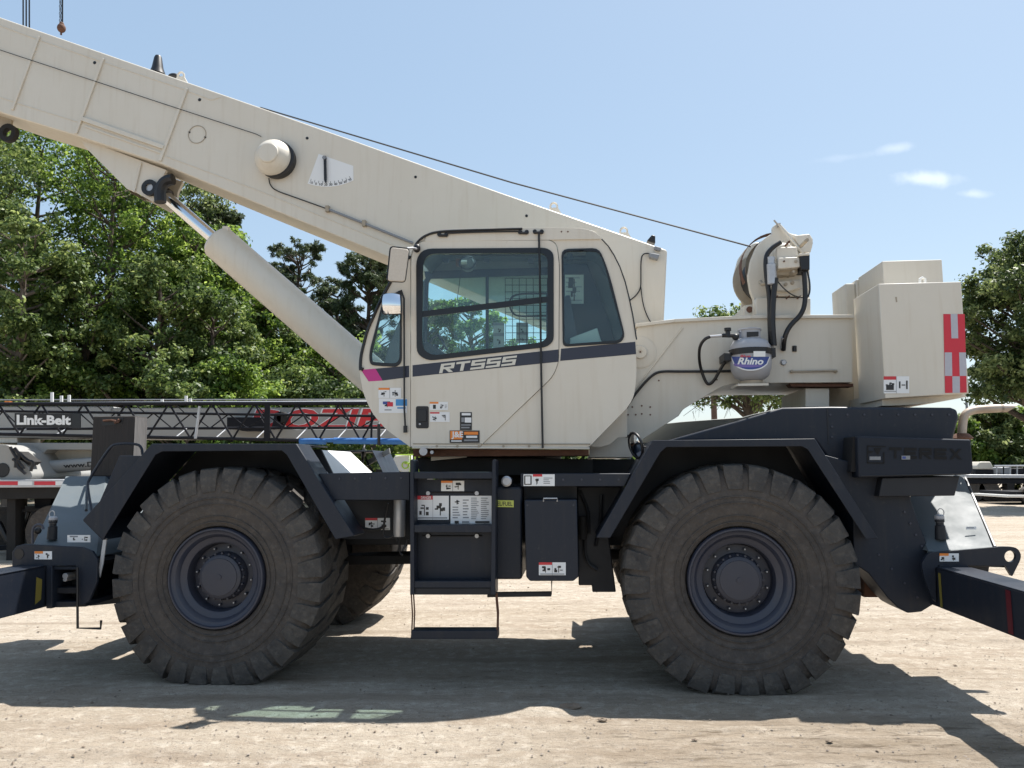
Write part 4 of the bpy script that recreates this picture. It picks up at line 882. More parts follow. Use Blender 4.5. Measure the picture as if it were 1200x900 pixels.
# shell
N_ = len(cab_o); pc = F.P(cab_o, YN)
m = M(); front = []
for i in range(N_):
    p, q = pc[i], pc[(i+1) % N_]; a, b = cab_o[i], cab_o[(i+1) % N_]
    mt = 'cream'
    if max(a[1], b[1]) < 436 and a[0] < 484 and b[0] < 484: mt = 'glass_green'; front.append((p, q)); continue
    isr = max(a[1], b[1]) < 281 and abs(a[0]-b[0]) > 20
    m.add([(p.x, YN+(.6 if isr else .031), p.z), (q.x, YN+(.6 if isr else .031), q.z), (q.x, YF, q.z), (p.x, YF, p.z)], [(0, 1, 2, 3)], mt)
m.build('shell', cab, smooth=40, recalc=False)
m = M(); ci = shrink(cab_o, 4); pi_ = F.P(ci, YN)
for i in range(N_):
    p, q = pi_[i], pi_[(i+1) % N_]; a, b = cab_o[i], cab_o[(i+1) % N_]
    if max(a[1], b[1]) < 436 and a[0] < 484 and b[0] < 484: continue
    isr = max(a[1], b[1]) < 290 and abs(a[0]-b[0]) > 20
    m.add([(p.x, YN+(.6 if isr else .035), p.z), (q.x, YN+(.6 if isr else .035), q.z), (q.x, YF-.02, q.z), (p.x, YF-.02, p.z)], [(0, 1, 2, 3)], 'interior')
m.build('lining', cab, smooth=40, recalc=False)
m = M()
for p, q in front: m.add([(p.x, YN+.031, p.z), (q.x, YN+.031, q.z), (q.x, YF, q.z), (p.x, YF, p.z)], [(0, 1, 2, 3)], 'glass_green')
m.build('windscreen', cab, smooth=50, recalc=False)
fp = [F.U(*p, YN-.006) for p in arc_round([(482, 296), (462, 322), (445, 354), (430, 388), (422.5, 418), (422, 438)], 8, 3)]
for dy in (0, YF-YN): m = M(); m.tube([p+Vector((0, dy, 0)) for p in fp], .014, 'gasket', 8); m.build('windscreen_seal', cab)
# far wall with windows
f_door = arc_round([(500, 326), (512, 319), (640, 317), (648, 322), (648, 420), (640, 428), (505, 432), (497, 424)], 6, 3)
def shiftpx(poly, y): # same local outline as the near wall, expressed for the far plane
    return F.P(poly, YN)
far = [Vector((p.x, p.z, 0)) for p in pc]
h1 = [Vector((p.x, p.z, 0)) for p in F.P(f_door, YF)]
tris = geometry.tessellate_polygon([far, h1]); flat = far+h1
for (yy, mt, nm) in ((YF, 'cream', 'far_wall'), (YF-.021, 'interior', 'far_lining')):
    m = M(); m.add([(p.x, yy, p.y) for p in flat], [tuple(t) for t in tris], mt); m.build(nm, cab, smooth=0, recalc=False)
fw_ = sub('far_window', cab)
m = M(); m.plate(shrink(f_door, -2.5), [shrink(f_door, 2.5)], YF-.04, YF-.022, 'interior_dark'); m.pp([(569, 320), (572.5, 320), (572.5, 430), (569, 430)], YF-.045, YF-.025, 'interior_dark'); m.pp([(497, 318), (648, 313), (648, 322), (499, 327)], YF-.046, YF-.041, 'interior_dark'); m.build('window_frame', fw_)
m = M(); m.pp(f_door, YF-.012, YF-.007, 'glass_green'); m.build('window_glass', fw_, smooth=0)
# safety cage bars
m = M()
for k in range(7): x = 592+k*8.2; m.tube([F.U(x, 326, YF-.07), F.U(x+.5, 418, YF-.07)], .003, 'gasket', 4)
for k in range(12): y_ = 326+k*8; m.tube([F.U(592, y_, YF-.07), F.U(646, y_, YF-.07)], .003, 'gasket', 4)
m.tube([F.U(a, b, YF-.10) for a, b in ((642, 344), (610, 344), (598, 348), (597, 360), (602, 369), (612, 371), (644, 370))], .010, 'gasket', 6, smooth=2)
m.build('window_guard', cab)
for (a, b, c_, d) in ((578, 378, 591, 393), (578, 390, 591, 408), (605, 378, 619, 393), (605, 390, 619, 402)):
    decal('interior_decal', cab, a, b, c_, d, YF-.06, [(0, .02, 1, .22, 'print_grey'), (.3, .4, .7, .8, 'pic')], base='interior_light')
# interior fittings
m = M()
m.pp([(655, 309), (688, 309), (697, 330), (722, 402), (640, 412), (640, 345)], 1.0, 1.08, 'interior_dark', yr=1.0)
m.pp([(655, 300), (706, 300), (725, 345), (735, 400), (655, 412)], 1.09, 1.12, 'interior', yr=1.0); m.build('rear_panel', cab, bevel=.006)
decal('notice_sheet', cab, 662, 322, 684, 356, .78, [(.05, .05+.155*i, .95, .05+.155*i+.11, 'lines', 1) for i in range(6)]+[(.1, .05, .9, .9, 'pic')], base='interior_light', skew=0)
m = M(); m.pp([(668, 396), (700, 384), (704, 398), (706, 402), (668, 404)], .5, .8, 'interior_light', yr=.5); m.build('console', cab, bevel=.01)
m = M(); m.pp(arc_round([(600, 440), (668, 436), (672, 448), (604, 452)], 3), .55, .98, 'interior_dark', yr=.55); m.pp(arc_round([(655, 350), (668, 345), (684, 440), (664, 446)], 4), .55, .98, 'interior_dark', yr=.55); m.pp([(625, 452), (650, 452), (652, 505), (622, 505)], .6, .85, 'interior_dark', yr=.45); m.build('seat', cab, bevel=.03, seg=3)
m = M(); c = F.U(512, 404, .68); m.tube([c+Vector((.05*cos(t)*.5+.03*sin(t), .17*cos(t), .17*sin(t)*.45)) for t in [2*pi*k/20 for k in range(20)]], .012, 'gasket', 6, closed=True); m.tube([c, F.U(498, 440, .68)], .025, 'interior_dark', 8); m.build('steering_wheel', cab)
m = M(); m.pp([(484, 405), (500, 400), (540, 424), (540, 510), (484, 510)], .5, .9, 'interior_dark', yr=.5); m.pp([(550, 404), (563, 402), (563, 410), (549, 411)], .85, .9, 'interior_dark', yr=.5); m.build('dashboard', cab, bevel=.01)
m = M(); m.tube([F.U(513, 392, .5), F.U(524, 410, .5)], .010, 'interior_dark', 6); m.tube([F.U(497, 388, .6), F.U(497, 402, .6)], .018, 'interior_dark', 8); m.tube([F.U(541, 312, .7), F.U(536, 350, .7), F.U(522, 398, .7)], .003, 'gasket', 5); m.build('lever', cab)
m = M(); c = F.U(548, 309, .75); m.lathe(c, [(.001, -.04), (.05, -.04), (.075, 0), (.07, .04), (.001, .05)], 'interior', 20, 'y', False); m.tube([c+Vector((.075*cos(t), -.03, .06*sin(t))) for t in [2*pi*k/18 for k in range(18)]], .006, 'interior_dark', 5, closed=True); m.tube([c+Vector((0, -.05, 0)), c+Vector((-.05, -.05, .0))], .02, 'interior_light', 8); m.pp([(534, 303), (541, 303), (541, 312), (534, 311)], .76, .8, 'rust', yr=.76); m.build('cab_fan', cab)
m = M()
for px in (522, 570, 622): m.pp([(px-4, 303), (px+4, 303), (px+3, 307), (px-3, 307)], .6, .66, 'interior_dark', yr=.6)
m.pp([(665, 297), (671, 297), (671, 304), (664, 304)], .5, .56, 'interior_dark', yr=.5); m.build('ceiling_lamp', cab)
# stripe, lettering, decals on the cab side
def band(poly, mt, y): 
    m = M(); m.pp(poly, y-.0015, y, mt, yr=y); return m
m = M()
yw = YN; yd = YN-.012
m.pp([(440, 432), (479.5, 428.5), (479.5, 442), (448.5, 446)], yw-.0015, yw, 'stripe_navy', yr=yw)
m.pp([(423, 433.5), (440, 432), (448.5, 446), (432, 447)], yw-.0015, yw, 'magenta', yr=yw)
m.pp([(657.5, 408.7), (744.5, 400.5), (745.5, 415), (656.5, 423)], yw-.0015, yw, 'stripe_navy', yr=yw)
m.pp([(483.5, 428), (654.5, 409.5), (654.5, 424), (483.5, 441.5)], yd-.0015, yd, 'stripe_navy', yr=yd)
m.build('side_stripe', cab, smooth=0)
m = M(); blocktext(m, 'RT555', [(517, 426.5), (606, 416.5), (603.5, 427.5), (514.5, 437.5)], yd-.003, 'letter_cream', .24, .22, .10); m.build('model_lettering', dr_, smooth=0, recalc=False)
decal('warning_decal', cab, 443.5, 454.5, 470, 466.5, YN-.002, HAZ)
decal('notice_decal', cab, 444, 467, 477, 484, YN-.002, [(.14, .2, .45, .6, 'pic'), (.3, .25, .5, .55, 'safety_red'), (.14, .2, .3, .4, 'tank_blue'), (.6, .05, 1, .5, 'decal_blue'), (.2, .75, .45, .82, 'print_grey'), (.65, .6, .95, .7, 'decal_blue')])
decal('warning_decal', dr_, 503.5, 471, 525, 480.5, yd-.002, [(0, 0, .48, .22, 'decal_orange'), (.18, .35, .34, .85, 'decal_black'), (.55, .2, .75, .85, 'pic'), (.82, .3, .95, .8, 'lines', 3)])
decal('warning_decal', dr_, 504, 483, 527, 494.5, yd-.002, [(0, 0, .48, .15, 'decal_red'), (.1, .35, .42, .9, 'pic'), (.6, .2, .95, .85, 'pic')])
decal('plate_decal', dr_, 539, 483, 553, 504, yd-.002, [(.15, .05, .9, .18, 'decal_white'), (.12, .3, .35, .55, 'print_grey'), (.4, .3, .95, .58, 'decal_white'), (.1, .68, .9, .75, 'print_grey'), (.1, .82, .8, .9, 'print_grey')], base='decal_black')
decal('company_decal', dr_, 527, 504.5, 562, 519, yd-.004, [(.02, .04, .42, .72, 'decal_orange'), (.48, .1, .95, .34, 'decal_orange'), (.55, .42, .92, .6, 'decal_white'), (.05, .8, .4, .9, 'decal_white'), (.48, .72, .95, .86, 'print_grey')], base='decal_black',
      texts=[('J&E', [(.06, .08), (.45, .08), (.45, .70), (.06, .70)], 'decal_white', .03)])
m = M(); m.pp(arc_round([(487.5, 476), (502.5, 476), (502.5, 502), (487.5, 502)], 2.5), yd-.006, yd, 'black', yr=yd); m.cyl(F.U(492, 497, yd-.005), F.U(492, 497, yd-.012), .010, 'galv', 10); m.pp([(490, 480), (500, 480), (500, 494), (490, 494)], yd-.014, yd-.006, 'gasket', yr=yd); m.build('door_handle', dr_, bevel=.003)
# vertical rods, seams, roof rail
hose([(470, 340), (473.5, 350), (473.8, 480), (475, 502)], YN-.03, .008, 'gas_strut', 'black', cab, 0)
m = M(); m.tube([F.U(475, 499, YN-.02), F.U(475, 507, YN-.02)], .017, 'gasket', 10); m.build('strut_foot', cab)
hose([(631.5, 272), (633, 350), (634.5, 450), (636, 525)], YN-.035, .009, 'gas_strut', 'black', cab, 0)
hose([(484, 292), (490, 282), (500, 275), (515, 271), (560, 269.5), (612, 268)], YN-.02, .011, 'roof_rail', 'black', cab)
hose([(522, 273.5), (560, 271.8), (612, 271)], YN-.03, .007, 'roof_rail', 'black', cab)
for px, py in ((519.5, 276), (613.5, 273), (631, 272.5)):
    m = M()
    for k in (-4, 4): p = F.U(px+k, py, YN); m.cyl(p+Vector((0, .0, 0)), p+Vector((0, -.035, 0)), .018, 'black', 10)
    m.tube([F.U(px-4, py, YN-.03), F.U(px+4, py, YN-.03)], .012, 'black', 8); m.build('rail_bracket', cab)
m = M(); m.pp(arc_round([(500, 274), (508, 268.5), (640, 266.5), (682, 267.5), (697, 271), (706, 280), (640, 281), (498, 283)], [2, 4, 4, 10, 8, 1, 1, 1], 3), YN-.014, YN-.0, 'cream'); m.build('roof_flange', cab, bevel=.004)
m = M(); rp = F.P([(508, 268.5), (640, 266.5), (682, 267.5), (700, 273)], YN)
for p, q in zip(rp, rp[1:]):
    for (ya, yb) in ((0, .07), (.60, YF-YN)): m.prism3([v+Vector((0, ya, 0)) for v in (p, q, q-Vector((0, 0, .02)), p-Vector((0, 0, .02)))], (0, yb-ya, 0), 'cream')
xa, xb = F.U(512, 268, YN).x, F.U(672, 268, YN).x; xm = F.U(612, 268, YN).x
for (x0_, x1_) in ((rp[0].x, xa), (xm, xm+.10), (xb, rp[3].x)): z_ = rp[1].z; m.box(x0_, x1_, YN+.0705, YN+.5995, z_-.045, z_-.02, 'cream')
m.build('roof', cab)
m = M(); m.box(xa+.002, xm-.002, YN+.072, YN+.598, rp[1].z-.04, rp[1].z-.032, 'glass_green'); m.build('roof_window', cab, smooth=0)
m = M(); m.box(xm+.102, xb-.002, YN+.072, YN+.598, rp[1].z-.04, rp[1].z-.032, 'glass_green'); m.build('roof_window', cab, smooth=0)
each('bolt', cab, 'rust', [F.U(px, py, YN-.014) for px, py in ((658, 271.5), (665.5, 271.5))], .007, .003)
each('bolt', cab, 'cream_dirty', [F.U(px, py, YN-.012) for px, py in ((512, 523), (536, 523), (561, 523), (590, 523), (620, 523))], .011, .006)
m = M(); m.tube([F.U(p[0], p[1], yd-.001) for p in ((484, 520), (640, 520.5), (692, 520.5))], .005, 'cream_dirty', 5); m.tube([F.U(483, 524.5, YN-.01), F.U(691, 525.5, YN-.01)], .009, 'cream', 6); m.build('lower_trim', cab)
m = M(); m.tube([F.U(p[0], p[1], YN-.004) for p in ((704, 279), (716, 292), (730, 320), (740, 360), (746, 398))], .006, 'gasket', 5, smooth=1); m.build('rear_seal', cab)
# mirrors on the cab
m = M(); m.pp(arc_round([(458, 289.5), (479, 292), (474, 330), (454, 329)], 3.5), .10, .14, 'mirror_back'); mr_ = m.build('cab_mirror', cab, bevel=.006, label='pale speckled back of the rectangular cab mirror')
m = M(); m.tube([F.U(*p, .118) for p in arc_round([(457.5, 289), (479.5, 291.5), (474.5, 330.5), (453.5, 329.5)], 4)], .007, 'gasket', 6, closed=True); m.build('mirror_rim', mr_)
m = M(); m.tube([F.U(477, 291, .13), F.U(484, 290.5, .17), F.U(489, 292, .34)], .010, 'galv', 8); p = F.U(488.5, 291, .32); m.ball(p, .032, 'black', (1, .8, 1.2)); m.build('mirror_arm', cab)
m = M(); vs = []; N2 = 12; ml, mt_ = 449, 344.5
for i in range(N2+1):
    for j in range(N2+1):
        u, v = 2*i/N2-1, 2*j/N2-1; su = u*sqrt(1-.18*v*v); sv_ = v*sqrt(1-.18*u*u)
        p = F.U(459.3+10.6*su+(.5*sv_), 356.3+12*sv_, .10); vs.append((p.x, .10-.045*(1-u*u*.5-v*v*.5), p.z))
m.add(vs, [(i*(N2+1)+j, i*(N2+1)+j+1, (i+1)*(N2+1)+j+1, (i+1)*(N2+1)+j) for i in range(N2) for j in range(N2)], 'mirror'); o = m.build('convex_mirror', cab, smooth=80, recalc=False)
m = M(); m.pp(arc_round([(449, 345), (469, 344.5), (470, 368), (448, 367.5)], 4), .225, .25, 'gasket', yr=.22); m.build('mirror_case', o)
m = M(); m.tube([F.U(*p, .22) for p in arc_round([(448.5, 344.5), (469.5, 344), (470.5, 368.5), (447.5, 368)], 4)], .006, 'gasket', 6, closed=True); m.build('mirror_rim', o)

# ================================================================ things resting on the crane
tk = bpy.data.objects.new('propane_tank', None); C.objects.link(tk); tk['label'] = 'grey propane tank with blue label strapped to the crane side behind the cab'; tk['category'] = 'propane tank'
tk.matrix_world = Matrix.Translation(FC.O) @ Matrix.Rotation(FC.yaw, 4, 'Z')
TY = .755
c = F.U(879.5, 420, TY); R_ = (F.U(903.5, 420, TY).x-F.U(855.5, 420, TY).x)/2
def zz(py): return F.U(879, py, TY-R_*.0).z-c.z
m = M(); m.lathe(c, [(.001, zz(447)), (R_*.5, zz(446.5)), (R_*.82, zz(442)), (R_*.97, zz(434)), (R_, zz(427)), (R_, zz(412)), (R_*.97, zz(406)), (R_*.82, zz(400)), (R_*.5, zz(397)), (R_*.2, zz(396.5)), (.001, zz(396.5))], 'tank_grey', 40, 'z', False); m.build('cylinder', tk, smooth=50)
def wrap(m, s_quad, fn, mt): pass
def surf(px, py, dr_=.002):
    d = ray(px, py); Rw = Matrix.Rotation(-FC.yaw, 3, 'Z'); o = Rw @ (CP-FC.O); dd = Rw @ d
    ox, oy = o.x-c.x, o.y-c.y; r = R_+dr_
    A_ = dd.x**2+dd.y**2; B2 = 2*(ox*dd.x+oy*dd.y); C2 = ox*ox+oy*oy-r*r; D2 = B2*B2-4*A_*C2
    t = (-B2-sqrt(max(0, D2)))/(2*A_); return o+dd*t
def wrapquad(m, x0, y0, x1, y1, mt, dr_, n=14, shape=None):
    vs = []
    for i in range(n+1):
        x = x0+(x1-x0)*i/n; ya, yb = (y0, y1) if not shape else shape((x-x0)/(x1-x0))
        vs += [surf(x, ya, dr_), surf(x, yb, dr_)]
    m.add(vs, [(2*i, 2*i+1, 2*i+3, 2*i+2) for i in range(n)], mt)
m = M(); wrapquad(m, 856.6, 417, 902.4, 434, 'decal_white', .0015, shape=lambda u: (418, 419.5+15*sqrt(max(0, 1-(2*u-1)**2))))
wrapquad(m, 857.6, 418, 901.4, 432, 'tank_blue', .0025, shape=lambda u: (418, 418.8+14.2*sqrt(max(0, 1-(2*u-1)**2))))
wrapquad(m, 860, 427, 894, 431, 'tank_purple', .003, shape=lambda u: (426+2*u, 428+2.5*sqrt(max(0, 1-(2*u-1)**2))))
def wraptext(m, s, q, mt, bold, dr_):
    vs, fs = textmesh(s, bold); x0 = min(v.x for v in vs); x1 = max(v.x for v in vs); y0 = min(v.y for v in vs); y1 = max(v.y for v in vs)
    m.add([surf(*bilin(q, (v.x-x0)/(x1-x0), 1-(v.y-y0)/(y1-y0)), dr_) for v in vs], fs, mt)
wraptext(m, 'Rhino', [(867, 419), (896, 419.5), (894, 427.5), (864, 427)], 'decal_white', .035, .0045)
wraptext(m, 'Blue', [(868, 415.8), (880, 415.8), (879.5, 418.6), (867.5, 418.6)], 'safety_red', .02, .012)
m.build('label_wrap', tk, smooth=50, recalc=False)
m = M()
ring = []
for i in range(32):
    a = 2*pi*i/32; ring.append((c.x+(R_+.006)*cos(a), c.y+(R_+.006)*sin(a)))
for i in range(32):
    a, b = ring[i], ring[(i+1) % 32]; z0, z1 = c.z+zz(417), c.z+zz(410)
    m.add([(a[0], a[1], z0), (b[0], b[1], z0), (b[0], b[1], z1), (a[0], a[1], z1)], [(0, 1, 2, 3)], 'black')
p1 = F.U(852, 418, TY-.02); m.box(p1.x-.03, p1.x+.03, TY-.05, YP-.001, p1.z-.04, p1.z+.03, 'black'); p1 = F.U(905.5, 413.5, TY-.02); m.box(p1.x-.03, p1.x+.02, TY-.05, YP-.001, p1.z-.04, p1.z+.04, 'black')
m.build('strap', tk, bevel=.003)
m = M(); wrapquad(m, 883, 411.5, 897, 418, 'white', .012, 4); m.build('strap_buckle', tk, smooth=0)
m = M(); h = F.U(880, 387, TY).z-c.z
for (a0, a1) in ((-2.6, -.5), (.5, 2.6)):
    n = 12; vs = []
    for i in range(n+1):
        a = a0+(a1-a0)*i/n; vs += [(c.x+.095*cos(a), c.y+.095*sin(a), c.z+zz(399)), (c.x+.095*cos(a), c.y+.095*sin(a), c.z+h)]
    m.add(vs, [(2*i, 2*i+1, 2*i+3, 2*i+2) for i in range(n)], 'tank_grey')
m.tube([(c.x+.095*cos(2*pi*i/24), c.y+.095*sin(2*pi*i/24), c.z+h) for i in range(24)], .009, 'tank_grey', 6, closed=True)
m.pp([(875, 389), (889, 388.5), (889, 394), (875, 395)], TY-.0975, TY-.0965, 'black', yr=TY-.097)
m.build('collar', tk)
m = M(); m.lathe((c.x, c.y, c.z+zz(452)), [(.095, 0), (.095, .04), (.09, .04), (.09, 0)], 'cream_dirty', 24, 'z', False); p1 = F.U(879, 451, TY); m.box(p1.x-.13, p1.x+.13, TY-.12, YP-.001, p1.z-.02, p1.z, 'cream'); m.build('foot_ring', tk)
m = M(); m.tube([F.U(866, 393.5, .70), F.U(846, 393, .70)], .018, 'black', 8); m.lathe(F.U(853, 391, .70), [(.001, -.03), (.025, -.03), (.02, .02), (.03, .025), (.03, .05), (.001, .05)], 'black', 10, 'z', False); m.ball(F.U(862, 395, .70), .03, 'black'); m.build('regulator', tk)
m = M(); m.cyl(F.U(831, 394.5, .70), F.U(846, 393.5, .70), .012, 'galv', 8); m.build('hose_fitting', tk)
hose([(832, 394.5, .70), (826, 397, .70), (820, 405, .74), (819, 418, .8), (821, 432, .88), (827, 448, .90), (831, 451, .90), (837, 446, .88), (844, 433, .84), (852, 420, .78)], .8, .014, 'gas_hose', 'hose', tk)

bl = bpy.data.objects.new('wooden_block', None); C.objects.link(bl); tag(bl, 'dark weathered wooden block standing on the front deck of the crane', 'block')
bl.matrix_world = Matrix.Translation(FC.O) @ Matrix.Rotation(FC.yaw, 4, 'Z')
m = M(); a, b = F.U(109, 488, 1.48), F.U(158, 488, 1.48); zb = F.U(130, 558.5, 1.47).z
m.box(a.x, b.x, 1.48, 1.72, zb+.002, a.z, 'wood_block'); m.build('block', bl, bevel=.01)
m = M(); m.add([(b.x+.0015, 1.485, zb+.01), (b.x+.0015, 1.715, zb+.01), (b.x+.0015, 1.715, a.z-.01), (b.x+.0015, 1.485, a.z-.01)], [(0, 1, 2, 3)], 'wood_sunlit'); m.build('sunlit_side', bl, smooth=0)  # paler sheet paints the sun onto the block's right side
m = M(); m.pp([(118, 490), (145, 489), (143, 497), (120, 499)], 1.476, 1.49, 'black', yr=1.476); m.tube([F.U(*p, 1.46) for p in ((121, 493), (133, 492), (138, 496), (141, 490), (134, 496))], .012, 'rust', 6, smooth=1); m.build('lifting_shackle', bl)

# ================================================================ BACKGROUND CRANE (left)
Y0 = 15.0
FB = Frame((-9.0, Y0, 0), 0); F = FB
BC = empty('telescopic_truck_crane', FB, 'pale grey truck crane parked behind with red lettered boom and black lattice jib', 'crane')
YBm = 1.0
b = sub('boom', BC)
m = M(); m.pp([(-60, 476), (130, 476), (130, 513), (-60, 513)], YBm-.04, 1.9, 'boom_grey', yr=YBm-.04); m.build('base_section', b, bevel=.03)
m = M(); m.pp([(130, 478), (500, 477), (500, 514), (130, 514)], YBm, 1.86, 'boom_grey', yr=YBm); m.pp([(-60, 471.5), (500, 469), (500, 472), (-60, 474)], YBm-.1, YBm+.1, 'galv', yr=YBm-.1); m.build('inner_section', b, bevel=.03)
m = M(); lettering(m, 'DOZIER', [(300, 478.5), (483, 477.5), (476, 504), (290, 504)], YBm-.004, 'decal_white', .05)
m.build('letter_outline', b, smooth=0, recalc=False)
m = M(); lettering(m, 'DOZIER', [(301, 479.5), (482, 478.5), (475, 503), (291, 503)], YBm-.008, 'letter_red', .028); m.build('lettering', b, smooth=0, recalc=False)
m = M(); m.pp([(266, 489), (305, 489), (312, 500), (312, 505), (284, 505), (266, 501)], YBm-.35, YBm-.05, 'jib_dark', yr=YBm-.35); m.lathe(F.U(330, 489, YBm-.3), [(.10, 0), (.12, .02), (.12, .12), (.10, .14)], 'dark_under', 20, 'y', True); m.pp([(322, 484), (329, 482), (329, 500), (318, 503)], YBm-.3, YBm-.1, 'jib_dark', yr=YBm-.3); m.build('head_bracket', b)
m = M(); m.pp([(-60, 512), (20, 512), (20, 519), (-60, 519)], YBm, 1.8, 'cream', yr=YBm); m.pp([(20, 519), (110, 519), (110, 527), (55, 527), (50, 532), (38, 527), (20, 527)], YBm-.1, 1.8, 'boom_grey', yr=YBm-.1); m.pp([(30, 527), (110, 527), (110, 541), (45, 541), (28, 534)], YBm+.3, 1.9, 'cream', yr=YBm+.3); m.build('underside_beam', b, bevel=.01)
lcy = sub('lift_cylinder', BC)
m = M(); m.cyl(F.U(38, 549, YBm), F.U(200, 536, YBm), .135, 'boom_grey', 28); m.lathe(F.U(38, 549, YBm), [(.14, -.1), (.14, .1)], 'boom_grey', 16, 'y', True); m.build('barrel', lcy)
m = M(); lettering(m, 'www.Dozier', [(73.5, 543.5), (134, 539), (134, 545.5), (74.5, 548.5)], YBm-.145, 'decal_black', .03); m.build('lettering', lcy, smooth=0, recalc=False)
# operator cab / turntable body, far left
m = M(); m.pp(arc_round([(-60, 520), (8, 521), (22, 530), (38, 556), (36, 562), (-60, 562)], 3), .1, 2.3, 'boom_grey', yr=.1); c_ = F.U(3, 551, .1); m.cyl(c_, c_+Vector((0, -.02, 0)), .14, 'black', 16); m.build('turntable_body', BC, bevel=.03)
m = M()
for pts in ([(17, 525), (24, 534), (18, 545), (30, 555)], [(22, 530), (32, 540), (40, 541), (36, 552)], [(12, 524), (20, 538), (28, 549)], [(15, 538), (19, 540), (18, 548)]): m.tube([F.U(*p, 0) for p in pts], .03, 'hose', 6, smooth=2)
m.pp([(22, 529), (38, 541), (33, 545), (20, 536)], .1, .4, 'dark_under', yr=.1); m.build('hose_bundle', BC)
# lattice jib
j = sub('lattice_jib', BC)
YJ = -.45; YJ2 = .15
def chord(p, q, y, r, mt='jib_dark'):
    m = M(); m.tube([F.U(*p, y), F.U(*q, y)], r, mt, 8); m.build('chord', j)
chord((-60, 473.5), (480, 472.5), YJ, .035); chord((-60, 507.5), (480, 518.5), YJ, .032); chord((-60, 481), (480, 488), YJ2, .026); chord((-60, 503), (480, 501), YJ2, .026)
def jt(x): return (x, 473.5-(x+60)/540*1.)
def jb(x): return (x, 507.5+(x+60)/540*11.)
def jt2(x): return (x, 481+(x+60)/540*7)
def jb2(x): return (x, 503-(x+60)/540*2)
k = 0; x = -52
while x < 470:
    for p, q, y in ((jt(x), jb(x+25), YJ), (jb(x+25), jt(x+50), YJ)):
        if q[0] > 480: continue
        m = M(); m.tube([F.U(*p, y), F.U(*q, y)], .019, 'jib_dark', 6); m.build('brace', j)
    x += 50
x = -40
while x < 450:
    for p, q in ((jt2(x), jb2(x+22)), (jb2(x+22), jt2(x+44))):
        m = M(); m.tube([F.U(*p, YJ2), F.U(*q, YJ2)], .013, 'jib_dark', 6); m.build('brace', j)
    x += 44
x = -30
while x < 470:
    m = M(); m.tube([F.U(*jt(x), YJ), F.U(*jt2(x+12), YJ2)], .011, 'jib_dark', 5); m.build('brace', j); m = M(); m.tube([F.U(*jb(x), YJ), F.U(*jb2(x+14), YJ2)], .013, 'galv', 5); m.build('brace', j); x += 47
m = M(); m.tube([F.U(234, 476, YJ-.03), F.U(229, 514, YJ-.03)], .028, 'galv', 8); m.build('upright', j)
m = M(); m.pp([(310, 472), (316, 472), (316, 517), (309, 517)], YJ-.04, YJ, 'jib_dark', yr=YJ-.04); m.build('upright', j)
m = M(); m.tube([F.U(444, 497, YJ-.1), F.U(444, 522, YJ-.1)], .03, 'black', 8); m.tube([F.U(436, 475, YJ), F.U(435, 519, YJ)], .02, 'jib_dark', 8); m.build('upright', j)
for (a, b_, cc, d, mt) in ((17, 484, 84, 501, 'black'), (84, 484, 94, 502, 'gasket')):
    m = M(); m.pp([(a, b_), (cc, b_+.5), (cc, d), (a, d)], YJ-.08, YJ-.05, mt, yr=YJ-.08); sg = m.build('sign_board', j, bevel=.004)
    if mt == 'black':
        m = M(); lettering(m, 'Link-Belt', [(19.5, 486), (83, 487), (83, 498), (19.5, 498)], YJ-.083, 'decal_white', .045); m.build('lettering', sg, smooth=0, recalc=False)
m = M(); 
for (a, b_) in ((351, 382), (391, 480)): m.tube([F.U(a, 517 if a < 390 else 516.5, YJ-.06), F.U((a+b_)/2, 517, YJ-.05), F.U(b_, 517.5, YJ-.06)], .058, 'sling_blue', 12)
m.tube([F.U(381, 516, YJ-.06), F.U(392, 516, YJ-.06)], .04, 'sling_blue', 10); m.build('padding_tube', j)
for px, h in ((61, 14), (72, 9), (218, 9), (223, 5), (190, 4), (434, 8), (81, 10)):
    m = M(); m.tube([F.U(px, 471, YBm-.1), F.U(px, 471-h*.8, YBm-.1)], .03, 'white', 6); m.build('pin', b)
m = M(); m.tube([F.U(-50, 468.5, YBm+.3), F.U(470, 468, YBm+.3)], .012, 'steel', 5); m.build('boom_cable', b)
m = M(); m.pp([(5, 470), (11, 470), (10, 473.5), (6, 473.5)], YBm-.1, YBm, 'decal_orange', yr=YBm-.1); m.build('marker_light', b)
# carrier
ca = sub('carrier', BC)
m = M(); m.pp([(-60, 562), (75, 562), (75, 571), (-60, 572)], -.1, 2.6, 'galv', yr=-.1); m.pp([(-60, 572), (75, 571), (75, 584), (-60, 586)], .0, 2.5, 'dark_under', yr=0)
m.build('deck', ca, bevel=.01)
for i, (x0, x1, mt) in enumerate(((-6, 21, 'safety_red'), (21, 38, 'decal_white'), (40, 65, 'safety_red'), (65, 78, 'decal_white'))):
    m = M(); m.pp([(x0, 564), (x1, 564), (x1, 568.5), (x0, 568.5)], -.108, -.103, mt, yr=-.108); m.build('reflective_strip', ca, smooth=0)
m = M(); m.pp([(8, 584), (18, 584), (18, 664), (7, 664)], .1, .4, 'dark_under', yr=.1); m.pp([(-10, 600), (60, 594), (60, 597), (-10, 604)], .3, .4, 'dark_under', yr=.3); m.pp([(40, 584), (60, 584), (52, 636), (42, 636)], .5, .8, 'jib_dark', yr=.5); m.pp([(20, 612), (60, 608), (60, 614), (20, 620)], .6, .8, 'galv', yr=.6); m.pp([(-10, 640), (60, 636), (60, 640), (-10, 646)], 1.2, 1.4, 'jib_dark', yr=1.2); m.tube([F.U(-2, 612, .3), F.U(10, 635, .3)], .06, 'black', 8); m.tube([F.U(24, 630, .5), F.U(34, 600, .5)], .04, 'hose', 8)
m.build('underframe', ca, bevel=.005)
